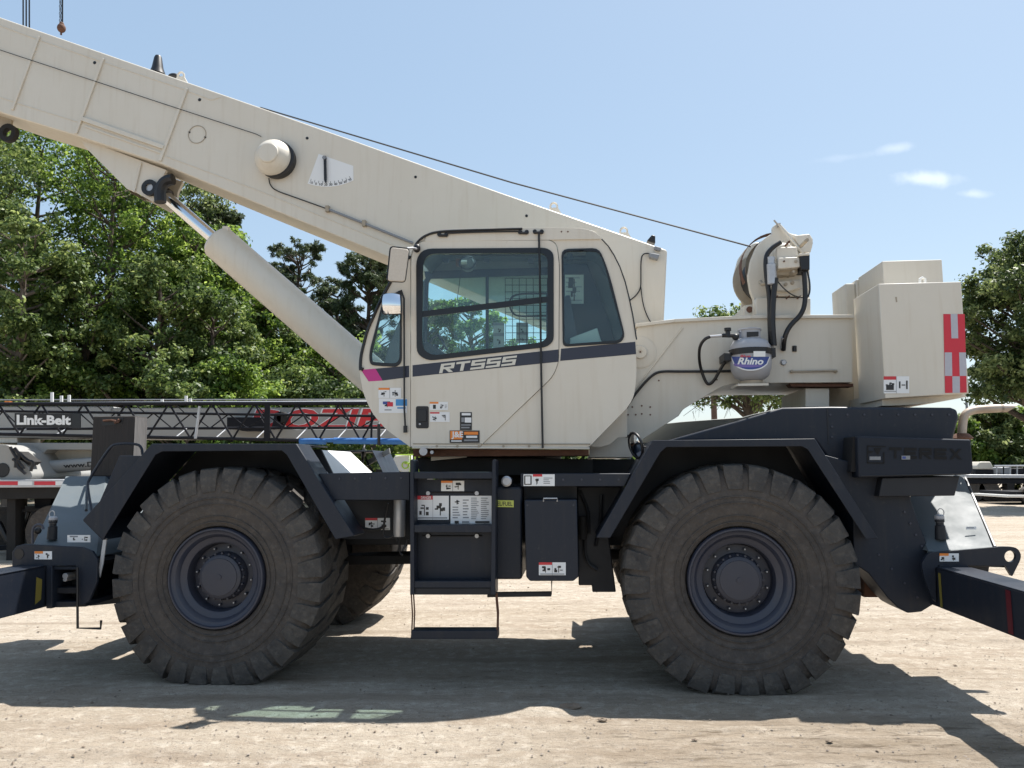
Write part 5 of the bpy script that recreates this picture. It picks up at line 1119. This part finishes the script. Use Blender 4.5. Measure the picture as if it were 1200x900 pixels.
for px in (60, 130, 260, 330):
    for y in (.2, 2.0):
        p = F.U(px, 620, .2); m = M(); m.lathe(Vector((p.x, y, .52)), [(.25, 0), (.5, 0), (.52, .05), (.52, .3), (.5, .35), (.25, .35), (.2, .2)], 'rubber', 28, 'y', True); m.build('wheel', ca)
m = M(); m.pp([(75, 571), (470, 571), (470, 600), (75, 600)], .4, 2.2, 'dark_under', yr=.4); m.build('chassis', ca)
m = M(); m.pp([(-60, 596), (70, 592), (70, 640), (-60, 640)], 2.3, 2.4, 'dark_under', yr=2.3); m.build('far_skirt', ca)

# hoist lines hanging from the sky behind the boom (another crane's hook)
FH = Frame((-8.0, 12.5, 0), 0); F = FH
hl = empty('hoist_line', FH, 'three parallel dark wire ropes hanging behind the boom at the far left top', 'wire rope')
hl.location = (FH.O.x, FH.O.y, 4.5)
def uz(p, y=0): 
    q = F.U(*p, y); return Vector((q.x, q.y, q.z-4.5))
for px in (27.0, 30.6, 34.2):
    m = M(); m.tube([uz((px, -160)), uz((px+.2, 60))], .012, 'black', 6); m.build('rope', hl)
hk = empty('hook_ball', FH, 'small rusty ball on a dark rope and chain above the boom near the left edge', 'hook'); hk.location = (FH.O.x, FH.O.y, 4.5)
m = M(); m.tube([uz((73.5, -160)), uz((73, 30))], .014, 'black', 6); m.build('rope', hk)
m = M(); c = uz((72, 33))
for k in range(14): 
    p = uz((70.5, 28-k*4.2)); m.tube([p+Vector((.014*cos(t) if k % 2 else 0, 0 if k % 2 else .014*cos(t), .03*sin(t))) for t in [2*pi*i/8 for i in range(8)]], .006, 'jib_dark', 4, closed=True)
m.build('chain', hk)
m = M(); m.ball(c, .068, 'rust', (1, 1, 1.15)); m.cyl(c, c+Vector((0, 0, -.12)), .016, 'rust', 8); m.ball(c+Vector((0, 0, .07)), .04, 'rust'); m.build('ball', hk)

# ---- low pieces seen between the deck and the cab of the big crane
FG = Frame((-2.2, 18, 0), 0); F = FG
lf = empty('boom_lift', FG, 'small white and lime green work machine seen under the cab behind the deck', 'machine')
m = M(); m.pp([(456, 546), (463, 534), (480, 533), (480, 555), (474, 555)], 0, .6, 'white'); m.build('body', lf, bevel=.02)
m = M()
for p, q in (((481, 533), (481, 556)), ((486, 533), (486, 556)), ((491, 533), (491, 556)), ((463, 533), (492, 533)), ((474, 543), (492, 543))): m.tube([F.U(*p, -.02), F.U(*q, -.02)], .018, 'lime', 6)
m.build('guard_rail', lf)
m = M(); m.lathe(F.U(475, 545, -.01), [(.06, 0), (.09, 0), (.09, .02)], 'lime', 16, 'y', False); m.pp([(440, 550), (500, 550), (500, 600), (440, 600)], .1, 1.5, 'dark_under', yr=0); m.build('base', lf)
for yy in (0.2, 1.3):
    for px in (450, 492): m = M(); p = F.U(px, 600, 0); m.lathe(Vector((p.x, yy, .4)), [(.18, 0), (.4, 0), (.4, .28), (.18, .28)], 'rubber', 20, 'y', True); m.build('wheel', lf)
FG2 = Frame((-1.0, 17, 0), 0)

# ================================================================ RIGHT BACKGROUND: flatbed trailer
FR = Frame((23.0, 36, 0), 0); F = FR
ft = empty('flatbed_trailer', FR, 'black flatbed trailer in the distance at the right edge carrying a pale box', 'trailer')
m = M(); m.pp([(1128, 556), (1330, 557), (1330, 561), (1128, 560)], 0, 2.5, 'galv', yr=0); m.build('deck', ft, bevel=.02)
m = M(); m.pp([(1134, 561), (1330, 562), (1330, 567), (1134, 567)], .1, 2.4, 'jib_dark', yr=.1); m.pp([(1136, 567), (1150, 567), (1150, 588), (1136, 586)], .3, 1.0, 'jib_dark', yr=.3); m.pp([(1180, 566), (1189, 566), (1189, 588), (1181, 588)], .1, .5, 'dark_under', yr=.1); m.pp([(1150, 578), (1180, 578), (1180, 586), (1150, 586)], .6, 1.2, 'dark_under', yr=.6); m.build('underframe', ft, bevel=.02)
for px in (1143, 1160, 1215, 1235): m = M(); p = F.U(px, 580, .2); m.lathe(Vector((p.x, .2, .5)), [(.22, 0), (.48, 0), (.48, .3), (.22, .3)], 'rubber', 24, 'y', True); m.build('wheel', ft)
m = M(); m.pp(arc_round([(1145, 546), (1149, 541), (1161, 541), (1164, 547), (1164, 550), (1145, 550)], 1.5), .5, 1.8, 'cream', yr=.5); m.pp([(1144, 550), (1165, 550), (1165, 556), (1144, 556)], .5, 1.8, 'jib_dark', yr=.5); m.build('cargo', ft, bevel=.05)
m = M(); m.tube([F.U(1165, 546, .2), F.U(1300, 545, .2)], .045, 'galv', 6)
for px in range(1168, 1300, 8): m.tube([F.U(px, 546, .2), F.U(px, 556, .2)], .03, 'galv' if px % 3 else 'jib_dark', 5)
m.build('side_rail', ft)
m = M(); m.pp([(1172, 548), (1184, 547), (1184, 556), (1172, 556)], .8, 1.8, 'print_grey', yr=.8); m.pp([(1188, 549), (1206, 548), (1206, 556), (1188, 556)], .8, 1.8, 'jib_dark', yr=.8); m.build('load', ft, bevel=.04)
FR2 = Frame((26, 33, 0), 0); F = FR2
bx = empty('low_trailer', FR2, 'low dark trailer with a white edge at the right border in front of the flatbed', 'trailer')
m = M(); m.pp([(1180, 580), (1300, 580), (1300, 584), (1180, 583)], 0, 2.4, 'white', yr=0); m.pp([(1184, 576), (1300, 576), (1300, 580), (1184, 580)], .1, 2.3, 'jib_dark', yr=.1); m.pp([(1188, 584), (1300, 584), (1300, 588), (1188, 588)], .2, 2.2, 'jib_dark', yr=.1); m.build('deck', bx, bevel=.02)
for px in (1206, 1222): m = M(); p = F.U(px, 590, .2); m.lathe(Vector((p.x, .1, .38)), [(.16, 0), (.37, 0), (.37, .25), (.16, .25)], 'rubber', 24, 'y', True); m.build('wheel', bx)

# pole behind the crane
FP = Frame((ground(840, 575).x*1.0, ground(840, 575).y, 0), 0); F = FP
po = M(); z1 = F.U(840, 455, 0).z
po.tube([(0, 0, 0), (0, 0, 5.6), (0, 0, 11.5)], [.24, .21, .15], 'pole_wood', 12); p = po.build('utility_pole'); p.location = FP.O; tag(p, 'brown wooden pole standing left of the bare tree trunk behind the superstructure', 'pole')
FP = Frame((ground(1140, 578).x, ground(1140, 578).y, 0), 0); po = M(); po.tube([(0, 0, 0), (0, 0, 5.5)], [.09, .07], 'print_grey', 10); po.pp if False else None; p = po.build('steel_post'); p.location = FP.O; tag(p, 'thin dark post rising behind the exhaust pipe tip at the right', 'post')

# ================================================================ TREES
def quads_mesh(name, V, mtname, tint, parent=None):
    n = len(V)//4
    me = bpy.data.meshes.new(name); me.vertices.add(len(V)); me.vertices.foreach_set('co', V.astype(np.float32).ravel())
    me.loops.add(4*n); me.loops.foreach_set('vertex_index', np.arange(4*n, dtype=np.int32))
    me.polygons.add(n); me.polygons.foreach_set('loop_start', np.arange(0, 4*n, 4, dtype=np.int32)); me.polygons.foreach_set('loop_total', np.full(n, 4, dtype=np.int32))
    me.update(); a = me.attributes.new('tint', 'FLOAT', 'FACE'); a.data.foreach_set('value', tint.astype(np.float32))
    me.materials.append(MATS[mtname]); o = bpy.data.objects.new(name, me); C.objects.link(o)
    if parent: o.parent = parent
    return o
def leaf_quads(rg, P, D, s, asp=.55, droop=0):
    """leaf shaped quads at P, normals around D"""
    n = len(P); D = D + rg.normal(0, .55, (n, 3)); D /= np.linalg.norm(D, axis=1)[:, None]
    t = rg.normal(0, 1, (n, 3)); t[:, 2] -= droop; t -= D*(t*D).sum(1)[:, None]; t /= np.linalg.norm(t, axis=1)[:, None]
    b = np.cross(D, t); L = s*rg.uniform(.6, 1.35, (n, 1)); Wd = L*asp
    V = np.stack([P - t*L*.5, P + b*Wd*.5 + D*L*.08, P + t*L*.5, P - b*Wd*.5 + D*L*.08], 1)
    return V.reshape(-1, 3)
def make_tree(name, x, y, h, r, zb, seed, leaf='leaf_oak', bark='bark', nc=46, nl=420, ls=.24, label='', group=None, lean=0., conic=0., pine=False, tr=.22, cat='tree', cl=1., bare=0):
    rg = np.random.default_rng(seed); ob = bpy.data.objects.new(name, None); C.objects.link(ob); ob.location = (x, y, 0); tag(ob, label, cat, group)
    # clump centres
    u = rg.uniform(0, 1, nc); hz = zb + (h-zb)*(u**.85)*.93
    rel = (hz-zb)/(h-zb); prof = np.sqrt(np.clip(1-((rel-.38)/.68)**2, .06, 1))
    ang = rg.uniform(0, 2*pi, nc)+np.arange(nc)*2.4; rad = r*prof*rg.uniform(.15, 1.05, nc)**.6
    cx = lean*rel*h*.1
    Cc = np.stack([rad*np.cos(ang)+cx, rad*np.sin(ang), hz], 1)
    cr = rg.uniform(.45, 1.35, nc)*r*.30*cl
    m = M(); sp = [(0, 0, -.2), (rg.normal(0, .1), rg.normal(0, .1), h*.3), (lean*h*.04, rg.normal(0, .15), h*.6), (lean*h*.09, 0, h*.9)]
    m.tube(sp, [tr*1.25, tr, tr*.65, tr*.2], bark, 9, smooth=1)
    sv = [Vector(p) for p in sp]
    def trunk_at(z):
        for a, b in zip(sv, sv[1:]):
            if z <= b.z: return a.lerp(b, (z-a.z)/(b.z-a.z))
        return sv[-1]
    for i in range(nc):
        if i % 2 and not pine: continue
        c = Vector(Cc[i]); z0 = max(zb*.7, c.z - (c-trunk_at(c.z)).length*rg.uniform(.5, .9)); s = trunk_at(z0)
        mid = s.lerp(c, .5)+Vector((rg.normal(0, .15), rg.normal(0, .15), -.15*r*.3)); k = tr*(.55-.35*z0/h)
        m.tube([s, mid, c], [k, k*.6, k*.2], bark, 5, smooth=1)
    for i in range(bare):   # thin bare hanging twigs
        a = rg.uniform(0, 2*pi); s = Vector((r*.5*cos(a), r*.5*sin(a), zb+rg.uniform(.2, 1.5))); e = s+Vector((r*.6*cos(a), r*.6*sin(a), -rg.uniform(.2, 1.4)))
        m.tube([trunk_at(zb*.9), s, (s+e)/2+Vector((0, 0, .2)), e], [.05, .04, .02, .01], bark, 4)
        for _ in range(4): q = s.lerp(e, rg.uniform(.3, 1)); m.tube([q, q+Vector((rg.normal(0, .4), rg.normal(0, .4), -rg.uniform(.2, .7)))], [.012, .005], bark, 3)
    m.build('trunk', ob, smooth=60, recalc=False)
    Ps = []; Ds = []; Ts = []
    for i in range(nc):
        k = int(nl*(cr[i]/(r*.30*cl))**2*rg.uniform(.6, 1.2)); d = rg.normal(0, 1, (k, 3)); d /= np.linalg.norm(d, axis=1)[:, None]
        rr = rg.uniform(0, 1, (k, 1))**.38; sq = np.array([1.1, 1.1, .85])
        # lumpy clump: sub-clusters
        nsub = 13; sc = rg.normal(0, 1, (nsub, 3)); sc /= np.linalg.norm(sc, axis=1)[:, None]; sc *= rg.uniform(.3, .95, (nsub, 1))
        pick = rg.integers(0, nsub, k); p = Cc[i] + (sc[pick]*1.05 + d*rr*(.34 if pine else .5))*cr[i]*sq
        Ps.append(p); Ds.append(d*.8+np.array([0, 0, .5])); Ts.append(np.clip(rg.normal(.38, .24, k)+rg.normal(0, .16)+rg.normal(0, .16, nsub)[pick], 0, 1))
    P = np.concatenate(Ps); D = np.concatenate(Ds); T = np.concatenate(Ts)
    V = leaf_quads(rg, P, D, ls, .16 if pine else .6)
    quads_mesh('crown', V, leaf, T, ob)
    return ob
def T(px, Y, top, wpx, zb, **k):
    x = (px-600)*Y/FOC; h = CAMH + (548-top)*Y/FOC; r = wpx*Y/FOC
    return make_tree(k.pop('name', 'broadleaf_tree'), x, Y, h, r, zb, **k)
TG = 'trees standing behind the parked cranes'
BL = dict(nc=150, nl=205, ls=.19, cl=.68)
def TT(px, Y, top, wpx, zb, seed, label, leaf='leaf_oak', **k):
    q = dict(BL); q.update(k); T(px, Y, top, wpx, zb, seed=seed, leaf=leaf, label=label, group=TG, **q)
TT(-70, 34, 120, 120, 3.5, 1, 'dark broadleaf tree at the left border behind the truck crane')
TT(30, 38, 112, 100, 3.6, 2, 'bright green tree filling the space under the boom tip', 'leaf_bright')
TT(15, 31, 215, 70, 3.2, 3, 'tree with pale grey trunk rising above the truck crane sign', bark='bark_pale', nc=110)
TT(120, 36, 130, 92, 3.6, 4, 'tall leafy tree with yellowish sunlit crown left of the lift cylinder rod', 'leaf_bright')
TT(185, 41, 160, 78, 4.0, 5, 'tall olive green tree behind the upper rod of the lift cylinder', 'leaf_olive')
TT(95, 33, 290, 66, 2.8, 17, 'lower dark tree above the wooden block', nc=110)
TT(180, 33, 290, 66, 2.8, 15, 'lower dark green tree with a dark trunk under the lift cylinder', nc=110)
TT(222, 37, 238, 66, 3.0, 6, 'leafy tree just left of the lift cylinder barrel', 'leaf_bright')
TT(236, 44, 222, 42, 8, 16, 'pine top rising between the lift cylinder rod and the boom', 'leaf_pine', name='pine_tree', ls=.32, nc=110)
TT(285, 39, 315, 64, 2.6, 7, 'light green tree under the middle of the lift cylinder', 'leaf_bright')
TT(245, 34, 345, 58, 2.2, 18, 'dark leafy tree left of the light green one under the lift cylinder', nc=110)
TT(345, 47, 270, 52, 7.0, 8, 'open crowned pine standing against the sky right of the lift cylinder', 'leaf_pine', name='pine_tree', ls=.36, nc=150, nl=170, cl=.42, pine=True)
TT(335, 41, 355, 66, 2.4, 9, 'dark leafy tree below the lower end of the lift cylinder')
TT(430, 42, 280, 46, 3.5, 10, 'dense dark pine directly left of the cab mirror', 'leaf_pine', name='pine_tree', ls=.34, nc=190, nl=240, cl=.6, pine=True)
TT(393, 45, 318, 40, 5, 20, 'slender pine between the open crowned pine and the dense dark one', 'leaf_pine', name='pine_tree', ls=.34, nc=120, nl=240, cl=.6, pine=True)
TT(395, 37, 385, 58, 2.0, 11, 'bright low tree behind the foot of the lift cylinder', 'leaf_bright', nc=110)
TT(500, 44, 335, 44, 3.5, 12, 'dark tree seen through the left part of the cab door window', 'leaf_oak', nc=110)
TT(552, 38, 335, 42, 3, 13, 'airy tree seen through the middle of the cab door window', 'leaf_bright', nc=90, nl=220, cl=.6)
TT(605, 40, 395, 52, 2.0, 14, 'low tree seen through the right part of the cab door window', 'leaf_bright', nc=90)
TT(480, 36, 450, 66, .6, 24, 'low bright bush showing between the deck and the cab', 'leaf_bright', nc=40, nl=340, ls=.2)
BG = 'bushes under the trees behind the truck crane'
for i, (px, tp, lf, lb) in enumerate(((-20, 410, 'leaf_oak', 'leafy bush at the left border below the pale trunk'), (65, 395, 'leaf_bright', 'bright bush above the boom right of the white sign lettering'), (150, 412, 'leaf_bright', 'bright bush above the wooden block'), (215, 420, 'leaf_oak', 'dark bush above the pale upright of the lattice jib'), (270, 415, 'leaf_bright', 'bright bush above the first red letter on the far boom'), (335, 425, 'leaf_oak', 'dark bush above the second red letter on the far boom'), (440, 430, 'leaf_oak', 'dark bush left of the cab behind the far boom end'))):
    T(px, 31+i % 3*1.5, tp, 60, .4, seed=40+i, nc=40, nl=420, ls=.19, leaf=lf, tr=.08, name='understorey_bush', cat='bush', label=lb, group=BG)
for i, (px, tp) in enumerate(((0, 400), (120, 420), (240, 430), (370, 430))):
    T(px, 47, tp, 90, .4, seed=80+i, nc=50, nl=420, ls=.26, leaf='leaf_oak', tr=.15, name='broadleaf_tree', label=('dim tree deep in the wood behind the pale trunk', 'dim tree deep in the wood behind the wooden block', 'dim tree deep in the wood behind the lift cylinder middle', 'dim tree deep in the wood behind the lift cylinder foot')[i], group='trees deep in the wood')
# behind superstructure
T(874, 44, 357, 66, 5.3, seed=21, nc=90, nl=210, leaf='leaf_oak', bark='bark', label='tree whose trunk shows between the superstructure and the engine hood', tr=.30, cl=.8, bare=22)
# right
T(1226, 31, 276, 88, 4.2, seed=22, nc=230, nl=330, ls=.17, cl=.62, tr=.3, leaf='leaf_olive', label='tall full crowned tree right of the counterweight')
HG = 'bushes in a row behind the flatbed trailer'
for i, (px, tp, wd, lb) in enumerate(((1120, 500, 30, 'bush directly behind the exhaust pipe'), (1160, 480, 38, 'bush below the exhaust pipe tip'), (1205, 480, 40, 'bush at the right border behind the flatbed trailer'), (1262, 470, 44, 'bush just outside the right border'))):
    T(px, 40, tp, wd, .3, seed=60+i, nc=50, nl=520, ls=.19, leaf='leaf_bright' if i != 1 else 'leaf_olive', tr=.07, name='hedge_bush', cat='bush', label='leafy green '+lb, group=HG)
T(790, 42, 505, 26, .3, seed=70, nc=26, nl=260, ls=.2, leaf='leaf_oak', tr=.07, name='hedge_bush', cat='bush', label='dark bush showing between the superstructure and the round mirror')

# far-off wood along the horizon: reads as one mass
rg = np.random.default_rng(77); n = 52000; ax_ = rg.uniform(-150, 150, n); hgt = 4.2+1.1*np.sin(ax_*.31)+.9*np.sin(ax_*.83+1)+.6*np.sin(ax_*1.9)
P = np.stack([ax_, 92+rg.normal(0, 1.8, n), np.abs(hgt)*rg.uniform(0, 1, n)**.75], 1)
o = quads_mesh('distant_wood', leaf_quads(rg, P, np.tile([0, -.5, .6], (n, 1)), .95, .7), 'leaf_oak', np.clip(rg.normal(.35, .22, n), 0, 1)); o['kind'] = 'stuff'; o['label'] = 'low far-off wood along the horizon behind the yard'; o['category'] = 'wood'

# ================================================================ GROUND
def axis(segs):
    o = []
    for a, b, s in segs:
        n = max(1, int(round((b-a)/s))); o += list(np.linspace(a, b, n, endpoint=False))
    return np.array(o+[segs[-1][1]])
xs = axis([(-900, -100, 100), (-100, -20, 8), (-20, -6, .7), (-6, 6, .035), (6, 20, .7), (20, 100, 8), (100, 900, 100)])
ys = axis([(-60, 0, 6), (0, 3, .5), (3, 9, .035), (9, 16, .12), (16, 40, 1), (40, 120, 8), (120, 1400, 80)])
X, Y = np.meshgrid(xs, ys); rg = np.random.default_rng(5)
def vnoise(X, Y, s, seed, sx=1):
    g = np.random.default_rng(seed).uniform(-1, 1, (256, 256)); a = X/s/sx; b = Y/s; i = np.floor(a).astype(int); j = np.floor(b).astype(int); u = a-i; v = b-j; u = u*u*(3-2*u); v = v*v*(3-2*v)
    G_ = lambda p, q: g[p % 256, q % 256]
    return (G_(i, j)*(1-u)+G_(i+1, j)*u)*(1-v)+(G_(i, j+1)*(1-u)+G_(i+1, j+1)*u)*v
near = np.clip((20-np.hypot(X, Y-6))/8, 0, 1)
Z = near*(.006*vnoise(X, Y, .9, 1, 2.5)+.005*vnoise(X, Y, .25, 2, 2.2)+.0045*vnoise(X, Y, .10, 3, 1.8)) - .008
# tyre ruts running along x in front of the machine
for (yc, wd, dp, lo, hi) in ((5.15, .05, .012, .5, 6), (5.32, .04, .010, 1.2, 6), (4.85, .09, .010, 1.6, 6), (7.6, .2, .012, -6, 6), (8.3, .15, .010, -6, 6)):
    yy = yc+.05*np.sin(X*.9)+.03*vnoise(X, Y*0, .8, 9); k = np.exp(-((Y-yy)/wd)**2)*np.clip((X-lo)/.5, 0, 1)*np.clip((hi-X)/.5, 0, 1)*(.55+.45*np.sign(vnoise(X, Y, .12, 11, 1))); Z -= k*dp
    Z += dp*.8*np.exp(-((Y-yy-wd*1.8)/(wd*.7))**2)*np.clip((X-lo)/.5, 0, 1)*np.clip((hi-X)/.5, 0, 1)*(.5+.5*vnoise(X, Y, .08, 12))
# tyre flat spots stay at ground level; small mounds
for (px, py, rr, hh) in ((640, 833, .16, .022), (690, 838, .10, .02), (975, 862, .10, .016), (740, 748, .3, .02)):
    g = ground(px, py); Z += hh*np.exp(-(((X-g.x)/rr)**2+((Y-g.y)/(rr*.8))**2))*(1+.5*vnoise(X, Y, .05, 13))
V = np.stack([X.ravel(), Y.ravel(), Z.ravel()], 1); ny, nx = X.shape
idx = np.arange(nx*ny).reshape(ny, nx); Q = np.stack([idx[:-1, :-1], idx[:-1, 1:], idx[1:, 1:], idx[1:, :-1]], -1).reshape(-1, 4)
me = bpy.data.meshes.new('ground'); me.vertices.add(len(V)); me.vertices.foreach_set('co', V.astype(np.float32).ravel()); me.loops.add(Q.size); me.loops.foreach_set('vertex_index', Q.astype(np.int32).ravel())
me.polygons.add(len(Q)); me.polygons.foreach_set('loop_start', np.arange(0, Q.size, 4, dtype=np.int32)); me.polygons.foreach_set('loop_total', np.full(len(Q), 4, dtype=np.int32)); me.update(); me.shade_smooth()
gm = bpy.data.materials.new('sandy_ground'); gm.use_nodes = True; t = gm.node_tree; b = t.nodes['Principled BSDF']; b.inputs['Roughness'].default_value = .95; b.inputs['Specular IOR Level'].default_value = .2
tcn = t.nodes.new('ShaderNodeTexCoord')
def noise(scale, detail=6, st=(1, 1, 1), rough=.6):
    mp = t.nodes.new('ShaderNodeMapping'); mp.inputs['Scale'].default_value = st; t.links.new(tcn.outputs['Object'], mp.inputs[0])
    n = t.nodes.new('ShaderNodeTexNoise'); n.inputs['Scale'].default_value = scale; n.inputs['Detail'].default_value = detail; n.inputs['Roughness'].default_value = rough; t.links.new(mp.outputs[0], n.inputs['Vector']); return n.outputs[0]
def rng_(inp, a, b_, c_, d):
    r = t.nodes.new('ShaderNodeMapRange'); t.links.new(inp, r.inputs[0])
    for i, v in ((1, a), (2, b_), (3, c_), (4, d)): r.inputs[i].default_value = v
    return r.outputs[0]
def mix(f, a, b_, mode='MIX'):
    x = t.nodes.new('ShaderNodeMixRGB'); x.blend_type = mode
    for s_, v in ((0, f), (1, a), (2, b_)):
        if isinstance(v, (tuple, float)): x.inputs[s_].default_value = v if isinstance(v, float) else (*v, 1)
        else: t.links.new(v, x.inputs[s_])
    return x.outputs[0]
col = mix(rng_(noise(.5, 5, (.5, 1, 1)), .35, .65, 0, 1), (.40, .345, .28), (.325, .27, .205))
col = mix(rng_(noise(2.2, 7, (.35, 1.3, 1)), .52, .72, 0, .75), col, (.25, .19, .135))
col = mix(rng_(noise(7, 6, (.3, 1.6, 1)), .56, .72, 0, .55), col, (.19, .14, .10))
col = mix(rng_(noise(9, 8), .5, .7, 0, .6), col, (.56, .50, .42))
col = mix(rng_(noise(55, 3, (.6, 1, 1)), .57, .70, 0, .6), col, (.17, .135, .105))
col = mix(rng_(noise(130, 2), .60, .68, 0, .75), col, (.10, .085, .07))
col = mix(rng_(noise(160, 2), .62, .70, 0, .7), col, (.66, .62, .56))
wv = t.nodes.new('ShaderNodeTexWave'); wv.bands_direction = 'Y'; wv.inputs['Scale'].default_value = .55; wv.inputs['Distortion'].default_value = 2.5; wv.inputs['Detail'].default_value = 3; wv.inputs['Detail Scale'].default_value = .6
mpw = t.nodes.new('ShaderNodeMapping'); mpw.inputs['Scale'].default_value = (.12, 1, 1); mpw.inputs['Rotation'].default_value = (0, 0, .05); t.links.new(tcn.outputs['Object'], mpw.inputs[0]); t.links.new(mpw.outputs[0], wv.inputs['Vector'])
tk1 = rng_(wv.outputs['Fac'], .62, .95, 0, 1); tk2 = rng_(noise(1.1, 5, (.3, 1, 1)), .42, .62, 0, .55)
mm = t.nodes.new('ShaderNodeMath'); mm.operation = 'MULTIPLY'; t.links.new(tk1, mm.inputs[0]); t.links.new(tk2, mm.inputs[1])
col = mix(mm.outputs[0], col, (.22, .175, .13))
sx = t.nodes.new('ShaderNodeSeparateXYZ'); t.links.new(tcn.outputs['Object'], sx.inputs[0])
def mul(x, y):
    n = t.nodes.new('ShaderNodeMath'); n.operation = 'MULTIPLY'; t.links.new(x, n.inputs[0]); t.links.new(y, n.inputs[1]); return n.outputs[0]
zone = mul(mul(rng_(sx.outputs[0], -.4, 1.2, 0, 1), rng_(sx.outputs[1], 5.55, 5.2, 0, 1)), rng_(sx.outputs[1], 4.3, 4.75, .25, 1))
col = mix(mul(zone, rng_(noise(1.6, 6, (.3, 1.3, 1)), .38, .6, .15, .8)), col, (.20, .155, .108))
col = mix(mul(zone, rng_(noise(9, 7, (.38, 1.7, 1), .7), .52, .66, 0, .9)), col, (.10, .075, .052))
col = mix(rng_(noise(3.2, 7, (.25, 1.8, 1), .7), .62, .74, 0, .35), col, (.22, .175, .13))
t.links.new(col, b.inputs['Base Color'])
bp = t.nodes.new('ShaderNodeBump'); bp.inputs['Strength'].default_value = .9; bp.inputs['Distance'].default_value = .02; t.links.new(noise(45, 8, (.7, 1, 1), .75), bp.inputs['Height'])
bp2 = t.nodes.new('ShaderNodeBump'); bp2.inputs['Strength'].default_value = .7; bp2.inputs['Distance'].default_value = .06; t.links.new(noise(6, 6, (.5, 1.2, 1)), bp2.inputs['Height']); t.links.new(bp.outputs[0], bp2.inputs['Normal'])
t.links.new(bp2.outputs[0], b.inputs['Normal'])
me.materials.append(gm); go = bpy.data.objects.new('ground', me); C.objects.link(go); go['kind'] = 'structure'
# pebbles and clods: nobody could count them
rg = np.random.default_rng(8)
def scatter(name, n, x0, x1, y0, y1, s0, s1, mt, seed, flat=.55):
    rg = np.random.default_rng(seed); mb = M()
    base = [(-1, 0, 0), (1, 0, 0), (0, -1, 0), (0, 1, 0), (0, 0, -1), (0, 0, 1)]; fs0 = [(0, 2, 5), (2, 1, 5), (1, 3, 5), (3, 0, 5), (2, 0, 4), (1, 2, 4), (3, 1, 4), (0, 3, 4)]
    for _ in range(n):
        y = y0+(y1-y0)*rg.uniform()**1.6; x = rg.uniform(x0, x1)*y/6; s = s0*(s1/s0)**(rg.uniform()**2.2); a = rg.uniform(0, pi); ax = s*rg.uniform(.8, 1.7)
        vs = []
        for p in base:
            j = rg.uniform(.7, 1.2); vx, vy, vz = p[0]*ax*j, p[1]*s*j, p[2]*s*flat*j; vs.append((x+vx*cos(a)-vy*sin(a), y+vx*sin(a)+vy*cos(a), -.004+vz+s*.2))
        mb.add(vs, fs0, mt)
    o = mb.build(name, smooth=0, recalc=False); o['kind'] = 'stuff'; o['label'] = {'pebbles': 'small pale pebbles scattered over the sandy yard', 'soil_clods': 'small dark clods of soil scattered on the sand'}[name]; o['category'] = 'gravel' if name == 'pebbles' else 'soil'
scatter('pebbles', 9000, -5, 5, 3.8, 13, .003, .011, 'stone', 3)
scatter('soil_clods', 900, -5, 5, 3.8, 12, .004, .015, 'clod', 4)
for i, (px, py, s, lb) in enumerate(((668, 830, .045, 'brown lump of soil at the shadow edge below the toolbox'), (706, 845, .02, 'small dark clod just right of the brown soil lump'), (972, 870, .013, 'dark clod on the sand below the right rear wheel'), (814, 868, .012, 'flat dark stone on the sand below the right wheel'))):
    g = ground(px, py); mb = M(); n = len(mb.v); mb.ball((0, 0, 0), s, 'clod', (1.7, 1, .5), 7); rr = random.Random(i)
    mb.v = [(v[0]*rr.uniform(.75, 1.2), v[1]*rr.uniform(.75, 1.2), v[2]*rr.uniform(.6, 1.3)) for v in mb.v]
    o = mb.build('soil_lump', smooth=0); o.location = (g.x, g.y, .005+s*.12); tag(o, lb, 'soil lump')
